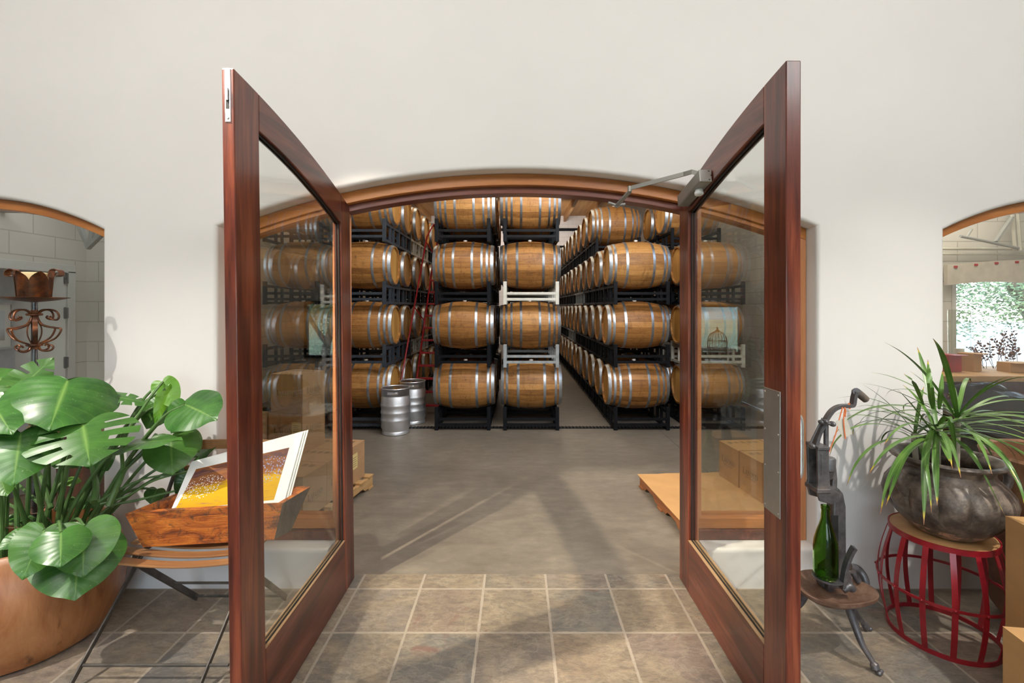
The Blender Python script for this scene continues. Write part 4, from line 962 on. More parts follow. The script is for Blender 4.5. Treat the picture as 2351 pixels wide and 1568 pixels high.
# birdcage on a crate by the rear window, seen mirrored in the right sidelight
cr = thing('slatted_crate', 'pale wooden crate stand under the wire birdcage', 'crate', (3.28, -1.5, 0))
for a in (-0.2, 0.2):
    for b in (-0.15, 0.15):
        bm = BM(); box(bm, a-0.02, a+0.02, b-0.02, b+0.02, 0, 1.06); finish(bm, 'leg', M['cream_steel'], cr)
bm = BM(); box(bm, -0.23, 0.23, -0.18, 0.18, 1.03, 1.07); box(bm, -0.22, 0.22, -0.17, 0.17, 0.84, 0.86); finish(bm, 'shelf', M['cream_steel'], cr)
bc = thing('birdcage', 'domed wire birdcage standing on the pale crate', 'birdcage', (3.28, -1.5, 1.07))
bm = BM()
for k in range(18):
    a = 2*PI*k/18; tube(bm, [(0.15*math.cos(a), 0.15*math.sin(a), 0.0), (0.15*math.cos(a), 0.15*math.sin(a), 0.12)] + [(0.15*math.cos(b)*math.cos(a), 0.15*math.cos(b)*math.sin(a), 0.12+0.16*math.sin(b)) for b in (0.4, 0.8, 1.2, 1.5)], 0.003, 4)
for z in (0.0, 0.12): tube(bm, [(0.15*math.cos(2*PI*i/24), 0.15*math.sin(2*PI*i/24), z) for i in range(24)], 0.005, 5, closed=True)
finish(bm, 'wire_bars', M['black_steel'], bc)
bm = BM(); lathe(bm, [(0.05, 0.27), (0.03, 0.29), (0.012, 0.31), (0.018, 0.33), (0.004, 0.35)], 14); finish(bm, 'finial', M['black_steel'], bc)
# ================================================================== potted monstera
m = NT('monstera_leaf'); U_ = m.xyz(m.uv()); o = m.obj(); rnd = m.n('ObjectInfo', 'Random')
u, s = U_[0], U_[1]
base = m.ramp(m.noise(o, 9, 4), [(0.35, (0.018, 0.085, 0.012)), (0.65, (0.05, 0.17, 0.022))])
base = m.mix(m.math('MULTIPLY', rnd, 0.55), base, (0.085, 0.20, 0.028))
rib = m.ramp(u, [(0.0, (1, 1, 1)), (0.035, (0.35, 0.35, 0.35)), (0.07, (0, 0, 0))])
vv = m.math('FRACT', m.math('MULTIPLY_ADD', s, 11.0, m.math('MULTIPLY', u, -0.8)))
vd = m.math('MINIMUM', vv, m.math('SUBTRACT', 1.0, vv))
vein = m.math('MULTIPLY', m.ramp(vd, [(0.0, (1, 1, 1)), (0.07, (0, 0, 0))]), 0.22)
c = m.mix(m.math('MAXIMUM', rib, vein), base, (0.16, 0.30, 0.06))
c = m.mix(m.ramp(m.noise(o, 130, 2), [(0.70, (0, 0, 0)), (0.74, (0.5, 0.5, 0.5))]), c, (0.42, 0.48, 0.34))
m.bump(vd, 0.12, 0.01); M['leaf'] = m.fin(c, m.math('MULTIPLY_ADD', m.noise(o, 6, 2), 0.2, 0.26), spec=0.55)
m.b.inputs['Transmission Weight'].default_value = 0.0
m.b.inputs['Subsurface Weight'].default_value = 0.0
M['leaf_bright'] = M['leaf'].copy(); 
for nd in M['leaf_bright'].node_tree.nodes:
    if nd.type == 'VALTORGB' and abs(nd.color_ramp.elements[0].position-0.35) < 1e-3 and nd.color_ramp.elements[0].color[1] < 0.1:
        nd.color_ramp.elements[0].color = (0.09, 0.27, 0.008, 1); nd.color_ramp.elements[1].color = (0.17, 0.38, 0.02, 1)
M['petiole'] = plain('green_petiole', (0.085, 0.17, 0.045), 0.4, 0, 0.35, 10)
def cat(tab, t):
    n = len(tab)-1; x = t*n; i = min(int(x), n-1); f = x-i
    P = lambda k: Vector(tab[max(0, min(n, k))]); a, b, c, d = P(i-1), P(i), P(i+1), P(i+2)
    return 0.5*((2*b)+(c-a)*f+(2*a-5*b+4*c-d)*f*f+(3*b-a-3*c+d)*f**3)
EDGE = [(0.0, 0.0), (0.10, -0.13), (0.27, -0.17), (0.43, -0.06), (0.51, 0.14), (0.50, 0.36), (0.41, 0.60), (0.26, 0.82), (0.10, 0.96), (0.0, 1.04)]
def leaf_mesh(name, mat, parent, P0, P1, nrm, wf=1.0, split=False, cup=0.10, droop=0.12, seed=0, fold=0.0):
    rg = random.Random(seed); y = P1-P0; L_ = y.length; y.normalize(); n = Vector(nrm); n = (n-y*n.dot(y)).normalized(); x = y.cross(n)
    bm = BM(); NS, NU = 44, 7; uvl = bm.loops.layers.uv.new('uv')
    notches = []
    if split:
        for k in range(4): c0 = 0.33+k*0.135+rg.uniform(-.01, .01); notches.append((c0, c0+0.035, rg.uniform(0.28, 0.45)))
    ph = rg.uniform(0, 6)
    for side in (1, -1):
        G = []
        for i in range(NS+1):
            t = i/NS; e = cat(EDGE, t); my = max(0.0, (t-0.16)/0.84)**1.15*1.04
            row = []
            for j in range(NU+1):
                w = j/NU; px = e.x*w*wf; py = my+(e.y-my)*w
                if split: py += 0.05*math.sin(w*PI)*0
                z = -cup*(px*px)*3.2-droop*(max(0, py))**2*1.0+0.018*math.sin(t*22+ph)*w*w+fold*abs(px)
                p = P0+x*(side*px*L_)+y*(py*L_)+n*(z*L_)
                row.append((bm.verts.new(p), w, t))
            G.append(row)
        for i in range(NS):
            t = (i+0.5)/NS
            for j in range(NU):
                w = (j+0.5)/NU
                if any(a < t < b and w > c for a, b, c in notches): continue
                q = [G[i][j], G[i+1][j], G[i+1][j+1], G[i][j+1]]
                try: f = bm.faces.new([v[0] for v in q])
                except ValueError: continue
                f.smooth = True
                for lp, v in zip(f.loops, q): lp[uvl].uv = (v[1], v[2])
    bmesh.ops.remove_doubles(bm, verts=bm.verts, dist=0.0004)
    o = finish(bm, name, mat, parent, smooth=True)
    return o
# wooden bowl planter
pm_c = Vector((-2.60, 2.50, 0.0))
pm = thing('potted_monstera', 'large green split-leaf plant in a round reddish wooden bowl planter at left', 'potted plant', pm_c)
m = NT('turned_wood'); o = m.obj(); X = m.xyz(o); f = m.noise(m.map(o, (1.6, 1.6, 0.7)), 3.2, 7, 0.6, 1.8); g = m.noise(m.map(o, (3, 3, 0.5)), 9, 6, 0.7, 0.6)
c = m.ramp(m.math('ADD', m.math('MULTIPLY', f, .7), m.math('MULTIPLY', g, .3)), [(0.3, (0.17, 0.055, 0.018)), (0.5, (0.33, 0.13, 0.045)), (0.7, (0.43, 0.20, 0.08))])
cr_ = m.ramp(m.noise(m.map(o, (2.5, 2.5, 0.25)), 6, 6, 0.6, 0.3), [(0.60, (0, 0, 0)), (0.72, (0.9, 0.9, 0.9))])
c = m.mix(cr_, c, (0.055, 0.02, 0.008)); m.bump(m.math('SUBTRACT', g, cr_), 0.2, 0.008)
M['turned'] = m.fin(c, 0.36, spec=0.5)
prof = [(0.30, 0.0), (0.335, 0.012), (0.372, 0.08), (0.40, 0.18), (0.412, 0.29), (0.405, 0.39), (0.382, 0.47), (0.352, 0.53), (0.338, 0.556), (0.325, 0.562), (0.312, 0.552), (0.322, 0.50), (0.34, 0.44), (0.34, 0.40)]
bm = BM(); lathe(bm, prof, 72, cap1=False, mod=lambda a, h, k: 1+0.012*math.sin(a*3+h*4)+0.006*math.sin(a*7)); finish(bm, 'wooden_bowl', M['turned'], pm, smooth=True)
bm = BM(); lathe(bm, [(0.335, 0.42), (0.25, 0.44), (0.12, 0.45), (0.02, 0.455)], 40, mod=lambda a, h, k: 1+0.01*math.sin(9*a+k)); finish(bm, 'soil', M['soil'], pm, smooth=True)
def zp(x, y): return (x*0.4898, 800+y*0.4898)      # crop coordinates to the photograph
CAMP = Vector((0, 0, CH))
# joint, tip (crop px), joint depth, tip depth, width factor, split, bright, upward tilt of the normal
LV = [
 ((66, 212), (238, 48), 2.42, 2.50, 0.80, True, 0, .2), ((66, 212), (-75, 330), 2.42, 2.30, 0.9, True, 0, .3), ((64, 206), (-60, 80), 2.44, 2.5, .8, False, 0, .3),
 ((318, 148), (238, 345), 2.40, 2.20, 1.55, False, 0, .55), ((300, 150), (455, 140), 2.62, 2.70, 0.75, False, 0, .8),
 ((446, 216), (706, 236), 2.52, 2.60, 0.50, True, 0, .7), ((385, 345), (418, 515), 2.33, 2.20, 1.75, True, 0, .5),
 ((98, 396), (60, 622), 2.20, 2.08, 1.15, False, 0, .3), ((-30, 270), (48, 378), 2.2, 2.12, 1.0, False, 0, .3), ((160, 302), (30, 352), 2.36, 2.30, 0.55, False, 0, .8),
 ((225, 445), (168, 556), 2.42, 2.36, 0.85, False, 0, .4), ((208, 850), (105, 1075), 2.16, 2.05, 1.0, False, 0, .2), ((286, 862), (283, 1010), 2.12, 2.03, 1.30, False, 0, .2),
 ((396, 832), (386, 1060), 2.22, 2.12, 1.18, False, 0, .2), ((372, 900), (350, 1165), 2.28, 2.14, 1.35, False, 0, .15), ((110, 862), (0, 935), 2.2, 2.12, 0.9, False, 0, .4),
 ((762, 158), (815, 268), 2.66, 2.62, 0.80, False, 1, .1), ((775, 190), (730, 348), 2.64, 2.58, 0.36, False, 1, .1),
 ((866, 262), (1000, 318), 2.62, 2.52, 1.15, False, 0, .3), ((872, 268), (800, 395), 2.64, 2.60, 1.0, False, 0, .3), ((755, 255), (680, 372), 2.72, 2.66, 1.15, False, 0, .4),
 ((596, 452), (838, 405), 2.52, 2.42, 0.52, False, 0, .9), ((800, 415), (806, 582), 2.66, 2.56, 1.25, False, 0, .3), ((880, 398), (930, 482), 2.74, 2.7, .8, False, 0, .4),
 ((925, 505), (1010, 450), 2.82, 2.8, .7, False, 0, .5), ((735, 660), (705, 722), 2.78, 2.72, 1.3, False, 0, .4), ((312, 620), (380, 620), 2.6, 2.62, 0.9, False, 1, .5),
 ((440, 470), (500, 560), 2.62, 2.56, 0.9, False, 0, .4), ((868, 580), (826, 690), 2.76, 2.72, 0.6, False, 0, .3), ((300, 500), (360, 540), 2.55, 2.5, 1.0, False, 0, .5),
 ((30, 800), (150, 790), 2.45, 2.5, .5, False, 0, .7), ((0, 600), (30, 680), 2.25, 2.2, .8, False, 0, .4), ((350, 705), (310, 760), 2.6, 2.55, .9, False, 0, .4), ((390, 690), (440, 740), 2.65, 2.6, .9, False, 0, .4),
]
rg = random.Random(4)
for i, (a, b, Ya, Yb, wf, sp, br_, up) in enumerate(LV):
    P0 = W(*zp(*a), Ya)-pm_c; P1 = W(*zp(*b), Yb)-pm_c
    mid = (P0+P1)/2+pm_c; n = (CAMP-mid).normalized()*(1-up)+Vector((0.0, -0.1, 1.0))*up+Vector((rg.uniform(-.12, .12), 0, 0))
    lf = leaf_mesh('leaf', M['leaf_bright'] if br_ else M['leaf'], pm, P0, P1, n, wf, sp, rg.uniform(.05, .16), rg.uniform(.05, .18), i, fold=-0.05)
    lf['label'] = 'split green leaf' if sp else ('bright yellow-green leaf' if br_ else 'dark green heart-shaped leaf')
    # petiole from the crown of the plant to the joint
    dx = P0.x; root = Vector((max(-0.2, min(0.26, dx*0.3+rg.uniform(-.05, .05))), max(-0.22, min(0.2, P0.y*0.3+rg.uniform(-.1, .1))), 0.43))
    k = P0-root; lift = 0.10+0.15*k.length
    if P0.z < 0.6: c1 = root+Vector((k.x*.3, k.y*.3, 0.24)); c2 = root+Vector((k.x*.8, k.y*.85, 0.22))
    else: c1 = root+k*0.35+Vector((0, 0, lift*.5)); c2 = root+k*0.75+Vector((0, 0, lift*.45))
    bm = BM(); pts = smooth_path([root, c1, c2, P0], 8); tube(bm, pts, [0.0115-0.006*j/(len(pts)-1) for j in range(len(pts))], 8); finish(bm, 'petiole', M['petiole'], pm, smooth=True)
# thick stems and long bare stalks reaching right
for pts, r_ in (([(510, 740), (560, 620), (590, 560), (665, 490), (735, 400)], 0.016), ([(440, 720), (450, 640), (430, 545)], 0.018), ([(420, 830), (520, 740), (640, 712), (820, 668)], 0.009), ([(460, 720), (560, 660), (700, 605), (870, 585)], 0.007), ([(470, 730), (600, 690), (720, 620), (880, 575)], 0.007), ([(575, 560), (580, 430), (690, 250), (765, 155)], 0.009), ([(270, 760), (300, 640), (325, 510)], 0.014), ([(240, 750), (190, 600), (140, 540)], 0.013), ([(200, 740), (60, 620), (-20, 600)], 0.009), ([(160, 800), (60, 740), (-20, 700)], 0.009), ([(100, 830), (40, 820), (-20, 790)], 0.008)):
    n = len(pts); P = [W(*zp(*p), 2.45+0.06*i)-pm_c for i, p in enumerate(pts)]
    bm = BM(); q = smooth_path(P, 6); tube(bm, q, [r_*(1-0.35*j/(len(q)-1)) for j in range(len(q))], 8); finish(bm, 'stem', M['petiole'], pm, smooth=True)
bm = BM(); rg = random.Random(8)
for k in range(10):
    a = rg.uniform(0, 6.28); p = Vector((0.2*math.cos(a), 0.2*math.sin(a), 0.44)); pts = [p]
    for j in range(4): pts.append(pts[-1]+Vector((rg.uniform(-.09, .09), rg.uniform(-.08, .08), rg.uniform(-.02, .12))))
    tube(bm, smooth_path(pts, 4), 0.003, 5)
finish(bm, 'aerial_roots', plain('dry_root', (0.12, 0.07, 0.04), 0.8), pm)

# ================================================================== candelabra
M['rust'] = None
m = NT('rusted_iron'); f = m.noise(m.obj(), 11, 7, 0.65); c = m.ramp(f, [(0.35, (0.055, 0.028, 0.02)), (0.52, (0.16, 0.065, 0.032)), (0.70, (0.42, 0.13, 0.03))]); m.bump(f, 0.3, 0.003); M['rust'] = m.fin(c, m.math('MULTIPLY_ADD', f, 0.4, 0.15), 0.55)
M['pole_steel'] = metalmat('dark_pole_steel', (0.16, 0.16, 0.17), 0.25)
cn_c = W(79, 704, 2.66); cn_c.z = 0
cn = thing('candle_stand', 'tall rusted iron candle stand with scrolls before the left window', 'candle holder', cn_c)
sc = 2.66/1080
def Cz(y): return CH-(y-704)*sc
bm = BM(); tube(bm, [(0, 0, 0.04), (0, 0, Cz(692))], 0.014, 14); finish(bm, 'pole', M['pole_steel'], cn, smooth=True)
bm = BM(); lathe(bm, [(0.012, Cz(694)), (0.05, Cz(692)), (0.10, Cz(689)), (0.148, Cz(684)), (0.150, Cz(682.5)), (0.10, Cz(685.5)), (0.02, Cz(688))], 48); finish(bm, 'drip_plate', M['rust'], cn, smooth=True)
bm = BM()
zb, zt = Cz(686), Cz(624)
for k in range(6):
    a0 = 2*PI*k/6+0.52; G = []
    for i in range(13):
        t = i/12; hw = 0.53*(1 if t < .62 else max(0.04, 1-((t-.62)/.38)**2.0*0.96)); r = 0.070+0.012*t+0.003*(k % 2)
        z = zb+(zt-zb)*min(1, t*1.0)
        if t > .85: r += (t-.85)*0.10
        row = []
        for j in range(7):
            a = a0+hw*(j/3-1); row.append(bm.verts.new((r*math.cos(a), r*math.sin(a), z)))
        G.append(row)
    for i in range(12):
        for j in range(6): bm.faces.new([G[i][j], G[i][j+1], G[i+1][j+1], G[i+1][j]])
bmesh.ops.solidify(bm, geom=bm.faces[:], thickness=0.003)
lathe(bm, [(0.070, zb-0.002), (0.073, zb+0.012)], 30)
for s in (-1, 1):
    c = [(s*0.092, 0, zt-0.03), (s*0.10, 0, zt+0.005), (s*0.125, 0, zt+0.015), (s*0.150, 0, zt+0.002), (s*0.152, 0, zt-0.018), (s*0.135, 0, zt-0.026)]
    tube(bm, smooth_path(c, 5), 0.01, flat=(0.034, 0.004), up=(0, 1, 0))
finish(bm, 'petal_cup', M['rust'], cn, smooth=True)
def scroll(bm, pts, r=0.0052):
    for k in range(4):
        a = k*PI/2+0.12
        P = [((x-79)*sc*math.cos(a), (x-79)*sc*math.sin(a), Cz(y)) for x, y in pts]; tube(bm, smooth_path(P, 6), r, 8)
bm = BM()
scroll(bm, [(86, 722), (96, 713), (110, 711), (124, 715), (130, 726), (126, 734), (116, 733), (111, 729), (114, 726)])
scroll(bm, [(84, 712), (86, 730), (94, 744), (108, 750), (122, 753), (134, 755), (131, 766), (122, 777), (108, 784), (94, 789)])
scroll(bm, [(86, 790), (92, 803), (104, 806), (115, 803), (118, 796), (112, 792), (107, 795)])
for y in (722, 792): tube(bm, [(0.03*math.cos(2*PI*i/20), 0.03*math.sin(2*PI*i/20), Cz(y)) for i in range(20)], 0.007, 8, closed=True)
finish(bm, 'scrollwork', M['rust'], cn, smooth=True)
bm = BM()
for k in range(4):
    a = k*PI/2+0.9; P = [((x-79)*sc*math.cos(a), (x-79)*sc*math.sin(a), Cz(y)) for x, y in [(84, 712), (84, 735), (90, 752), (90, 770), (84, 790), (84, 802)]]
    tube(bm, smooth_path(P, 5), 0.01, flat=(0.022, 0.005), up=(-math.sin(a), math.cos(a), 0))
finish(bm, 'strap', M['rust'], cn, smooth=True)
bm = BM(); lathe(bm, [(0.03, Cz(985)), (0.034, Cz(982)), (0.03, Cz(978)), (0.02, Cz(975)), (0.028, Cz(970)), (0.016, Cz(966))], 20); finish(bm, 'collar', plain('aged_brass', (0.45, 0.33, 0.18), 0.4, 0.7), cn, smooth=True)
for k in range(3):
    a = 2*PI*k/3+0.5; bm = BM(); tube(bm, smooth_path([(0.0, 0, 0.30), (0.06*math.cos(a), 0.06*math.sin(a), 0.20), (0.13*math.cos(a), 0.13*math.sin(a), 0.07), (0.17*math.cos(a), 0.17*math.sin(a), 0.008)], 5), 0.008, 8); finish(bm, 'foot', M['rust'], cn, smooth=True)
m = NT('candle_wax'); M['wax'] = m.fin((0.86, 0.66, 0.36), 0.45); m.b.inputs['Subsurface Weight'].default_value = 0.3; m.b.inputs['Subsurface Radius'].default_value = (0.05, 0.03, 0.01)
cw = thing('pillar_candle', 'cream pillar candle inside the rusted petal cup', 'candle', (cn_c.x, cn_c.y, zb+0.001))
bm = BM(); lathe(bm, [(0.058, 0), (0.058, zt-zb-0.012), (0.052, zt-zb-0.005), (0.045, zt-zb-0.016), (0.01, zt-zb-0.02)], 28); finish(bm, 'wax', M['wax'], cw, smooth=True)
bm = BM(); tube(bm, [(0, 0, zt-zb-0.022), (0.002, 0, zt-zb-0.008)], 0.0015, 5); finish(bm, 'wick', M['gasket'], cw)

# ================================================================== folding bistro chair
M['seat_wood'] = wood('weathered_slat_wood', (0.22, 0.09, 0.032), (0.34, 0.16, 0.06), (0.46, 0.25, 0.12), 0.5, 'x', 9)
M['old_iron'] = plain('old_grey_iron', (0.10, 0.088, 0.075), 0.45, 0.5, 0.35, 14)
ch = thing('folding_chair', 'folding bistro chair with wooden slats and iron legs behind left door', 'chair', (-1.68, 2.52, 0))
X0, X1 = -0.36, 0.34; SZ = 0.488
for k in range(5):
    y = -0.18+k*0.085; bm = BM()
    n = 10; lo = []; hi = []
    for i in range(n+1):
        x = X0+(X1-X0)*i/n; z = SZ-0.028*math.sin(PI*i/n)+0.004*k; lo.append((x, z)); hi.append((x, z+0.011))
    strip_prism(bm, lo, hi, 'y', y-0.027, y+0.027); finish(bm, 'seat_slat', M['seat_wood'], ch, bevel=0.003)
for x in (-0.29, 0.28):
    bm = BM()
    tube(bm, [(x, -0.16, SZ-0.03), (x, 0.20, SZ-0.012)], 0.01, flat=(0.022, 0.008), up=(0, 0, 1)); finish(bm, 'seat_rail', M['old_iron'], ch)
# side pairs: one leg runs from the back top down to the front floor, the other from the seat front to the rear floor
for x, xo in ((-0.30, -0.014), (0.29, 0.014)):
    bm = BM(); tube(bm, [(x+0.012, 0.28, 0.965), (x-0.0, 0.05, 0.52), (x-0.05, -0.40, 0.012)], 0.01, flat=(0.026, 0.009), up=(0, 1, 0)); finish(bm, 'front_leg', M['old_iron'], ch, bevel=0.002)
for x in (-0.27, 0.26):
    bm = BM(); tube(bm, [(x, -0.15, 0.478), (x+0.04, 0.29, 0.012)], 0.01, flat=(0.034, 0.010), up=(0, 1, 0)); finish(bm, 'rear_leg', M['old_iron'], ch, bevel=0.002)
bm = BM(); tube(bm, [(-0.335, -0.335, 0.085), (0.34, -0.335, 0.085)], 0.007, 8); finish(bm, 'front_stretcher', M['old_iron'], ch, smooth=True)
bm = BM(); tube(bm, [(-0.235, 0.27, 0.035), (0.30, 0.27, 0.035)], 0.007, 8); tube(bm, [(-0.25, 0.12, 0.20), (0.30, 0.12, 0.20)], 0.007, 8); finish(bm, 'rear_stretcher', M['old_iron'], ch, smooth=True)
for z in (0.93, 0.78):
    bm = BM(); n = 8; strip_prism(bm, [(X0+0.0+(X1-X0)*i/n, 0.255+0.0+0.03*math.sin(PI*i/n)) for i in range(n+1)], [(X0+(X1-X0)*i/n, 0.267+0.03*math.sin(PI*i/n)) for i in range(n+1)], 'z', z-0.028, z+0.028)
    finish(bm, 'back_slat', M['seat_wood'], ch, bevel=0.003)
bm = BM()
for x in (-0.31, 0.30):
    for z in (0.92, 0.945): sphere(bm, (x, 0.252, z), 0.006, (1, .5, 1))
finish(bm, 'rivet', M['old_iron'], ch, smooth=True)

# ================================================================== dough trough
m = NT('orange_stained_trough'); o = m.obj(); f = m.noise(m.map(o, (0.6, 2, 2.4)), 7, 8, 0.7, 1.2); g = m.noise(m.map(o, (0.3, 2, 4)), 24, 6, 0.7)
c = m.ramp(f, [(0.36, (0.12, 0.028, 0.008)), (0.48, (0.44, 0.11, 0.014)), (0.64, (0.66, 0.21, 0.028))])
wear = m.ramp(m.noise(o, 13, 8, 0.8, 0.8), [(0.52, (0, 0, 0)), (0.60, (1, 1, 1))]); c = m.mix(m.math('MULTIPLY', wear, 0.8), c, (0.07, 0.035, 0.02))
m.bump(m.math('ADD', f, g), 0.5, 0.01); M['trough'] = m.fin(c, 0.5)
M['endgrain'] = wood('grey_end_grain', (0.045, 0.035, 0.028), (0.11, 0.085, 0.07), (0.22, 0.16, 0.12), 0.75, 'z', 14, bump=0.6)
tr_c = Vector((-1.62, 2.50, 0.512))
tr = thing('dough_trough', 'long orange stained wooden dough trough resting on the bistro chair', 'wooden trough', tr_c)
def Q(x, y, z): return Vector((x, y, z))-tr_c
OT = [Q(-1.985, 2.38, 0.70), Q(-1.245, 2.50, 0.705), Q(-1.165, 2.655, 0.735), Q(-1.89, 2.60, 0.715)]
OB = [Q(-1.925, 2.42, 0.512), Q(-1.29, 2.50, 0.512), Q(-1.25, 2.60, 0.512), Q(-1.85, 2.56, 0.512)]
cen = sum((p for p in OT), Vector())/4; cb = sum((p for p in OB), Vector())/4
def inn(p, c, fx_, fy_): return Vector((c.x+(p.x-c.x)*fx_, c.y+(p.y-c.y)*fy_, 0))
IT = [Vector((inn(p, cen, .915, .70).x, inn(p, cen, .915, .70).y, p.z)) for p in OT]
IB = [Vector((inn(p, cb, .90, .62).x, inn(p, cb, .90, .62).y, 0.035)) for p in OB]
bm = BM()
def quadgrid(bm, a, b, c, d, n=16, wav=0.0, mi=0):
    rg = random.Random(n); vs = []
    for i in range(n+1):
        t = i/n; vs.append((bm.verts.new(a.lerp(b, t)), bm.verts.new(d.lerp(c, t)+Vector((0, 0, wav*math.sin(t*9)+wav*.6*math.sin(t*23))))))
    for i in range(n):
        f = bm.faces.new([vs[i][0], vs[i+1][0], vs[i+1][1], vs[i][1]]); f.material_index = mi
    return vs
for i in range(4):
    j = (i+1) % 4; wv = 0.0035 if i in (0, 2) else 0; nn = 18
    mi = 1 if i in (1, 3) else 0
    quadgrid(bm, OB[i], OB[j], OT[j], OT[i], nn, wv, mi); quadgrid(bm, IT[i], IT[j], IB[j], IB[i], nn, 0, 0)
    # rim
    A = [OT[i].lerp(OT[j], k/nn)+Vector((0, 0, wv*math.sin(k/nn*9)+wv*.6*math.sin(k/nn*23))) for k in range(nn+1)]; B = [IT[i].lerp(IT[j], k/nn) for k in range(nn+1)]
    va = [bm.verts.new(p) for p in A]; vb = [bm.verts.new(p) for p in B]
    for k in range(nn): bm.faces.new([va[k], va[k+1], vb[k+1], vb[k]])
bm.faces.new([bm.verts.new(p) for p in OB]); bm.faces.new([bm.verts.new(p) for p in IB])
bmesh.ops.remove_doubles(bm, verts=bm.verts, dist=0.0005)
finish(bm, 'trough_body', M['trough'], tr, mats=[M['trough'], M['endgrain']])
# prints standing in the trough
m = NT('vineyard_photograph'); X = m.xyz(m.uv()); u, v = X[0], X[1]
uv_ = m.comb(m.math('ADD', u, m.math('MULTIPLY', v, 0.5)), m.math('MULTIPLY', v, 3.2), 0.0)
nz = m.noise(uv_, 4.5, 6, 0.62, 0.9)
hgt = m.math('ADD', m.math('ADD', v, m.math('MULTIPLY', u, -0.10)), m.math('MULTIPLY', m.math('SUBTRACT', nz, 0.5), 0.55))
c = m.ramp(hgt, [(0.02, (0.62, 0.34, 0.004)), (0.36, (0.66, 0.38, 0.004)), (0.46, (0.34, 0.12, 0.02)), (0.58, (0.20, 0.07, 0.035)), (0.70, (0.30, 0.11, 0.025)), (0.82, (0.09, 0.045, 0.06)), (0.95, (0.28, 0.10, 0.025))])
st_ = m.ramp(m.noise(m.comb(m.math('MULTIPLY', u, 2.0), m.math('MULTIPLY', v, 9.0), 2.0), 3, 5, 0.6, 0.5), [(0.58, (0, 0, 0)), (0.68, (1, 1, 1))])
c = m.mix(m.math('MULTIPLY', st_, 0.75), c, (0.28, 0.12, 0.08))
vo = m.t.nodes.new('ShaderNodeTexVoronoi'); m.t.links.new(m.comb(u, m.math('MULTIPLY', v, 0.6), 0.0), vo.inputs['Vector']); vo.inputs['Scale'].default_value = 52
dots = m.math('LESS_THAN', vo.outputs['Distance'], 0.33)
def blob(cu, cv, r): return m.math('LESS_THAN', m.math('ADD', m.math('ADD', m.math('POWER', m.math('ABSOLUTE', m.math('SUBTRACT', u, cu)), 2.0), m.math('MULTIPLY', m.math('POWER', m.math('ABSOLUTE', m.math('SUBTRACT', v, cv)), 2.0), 0.6)), m.math('MULTIPLY', nz, 0.02)), r*r)
c = m.mix(m.math('MULTIPLY', dots, blob(0.17, 0.45, 0.24)), c, (0.80, 0.74, 0.70))
c = m.mix(m.math('MULTIPLY', dots, blob(0.86, 0.60, 0.22)), c, (0.30, 0.36, 0.62))
M['photo'] = m.fin(c, 0.6, spec=0.15)
def tilted(name, label, BL_, BR_, TL_, TR_, dback, zmat, grp):
    t = thing(name, label, 'print', (BL_+BR_)/2, group=grp); o_ = (BL_+BR_)/2
    P = [BL_-o_, BR_-o_, TR_-o_, TL_-o_]; n = (P[1]-P[0]).cross(P[3]-P[0]).normalized()
    if n.dot(CAMP-o_) < 0: n = -n
    P = [p-n*dback for p in P]
    bm = BM(); hexa(bm, [p-n*0.002 for p in P]+[p+n*0.002 for p in P]); finish(bm, 'mat_board', M['paper'], t)
    return t, P, n
def on_plane(x, y, a, b, c):
    n_ = (b-a).cross(c-a); d = W(x, y, 1.0)-CAMP; return CAMP+d*((a-CAMP).dot(n_)/d.dot(n_))
BLp, BRp = W(391, 1176, 2.50), W(650, 1163, 2.545); TLp = W(440, 1060, 2.66); TRp = on_plane(697, 990, BLp, BRp, TLp)
for k in (2, 1):
    sh = Vector((0.010*k, 0.004*k, 0.006*k))
    tilted('matted_print', 'white backing board %s the vineyard print in the trough' % ('directly behind' if k == 1 else 'second behind'), BLp+sh, BRp+sh, TLp+sh, TRp+sh, 0.009*k, 0, 'prints in the trough')
t, P, n = tilted('matted_print', 'vineyard photograph in a wide white mat, yellow and purple, standing in the trough', BLp, BRp, TLp, TRp, 0.0, 0, 'prints in the trough')
bm = BM(); uvl = bm.loops.layers.uv.new('uv')
def bl(u, v): return (P[0].lerp(P[1], u)).lerp(P[3].lerp(P[2], u), v)+n*0.0026
c4 = [(0.04, 0.02), (0.90, 0.16), (0.90, 0.80), (0.06, 0.80)]
c4 = [(0.035, 0.03), (0.90, 0.09), (0.905, 0.80), (0.075, 0.80)]
vs = [bm.verts.new(bl(*q)) for q in c4]; f = bm.faces.new(vs)
for lp, q in zip(f.loops, ((0, 0), (1, 0), (1, 1), (0, 1))): lp[uvl].uv = q
finish(bm, 'photograph', M['photo'], t, smooth='keep')

# ================================================================== red barrel stool
st_c = Vector((2.27, 2.515, 0))
so = thing('barrel_stool', 'red metal hooped stool with wooden top at right, under the clay pot', 'stool', st_c)
RT_, RM_, RB_, ZT_ = 0.224, 0.278, 0.234, 0.545
M['stool_red'] = plain('worn_red_paint', (0.38, 0.012, 0.02), 0.33, 0.0, 0.3, 9)
m = NT('worn_red_enamel'); f = m.noise(m.obj(), 14, 6, 0.7); c = m.ramp(f, [(0.3, (0.20, 0.008, 0.012)), (0.6, (0.30, 0.012, 0.02)), (0.68, (0.26, 0.01, 0.015)), (0.72, (0.03, 0.01, 0.01))]); M['stool_red'] = m.fin(c, 0.33)
bm = BM(); lathe(bm, [(RT_-0.004, ZT_-0.012), (RT_-0.004, ZT_+0.008), (RT_-0.008, ZT_+0.010)], 64); finish(bm, 'wooden_top', wood('stool_top_wood', (0.32, 0.16, 0.06), (0.46, 0.26, 0.11), (0.58, 0.36, 0.18), 0.4, 'x', 8), so, smooth=True)
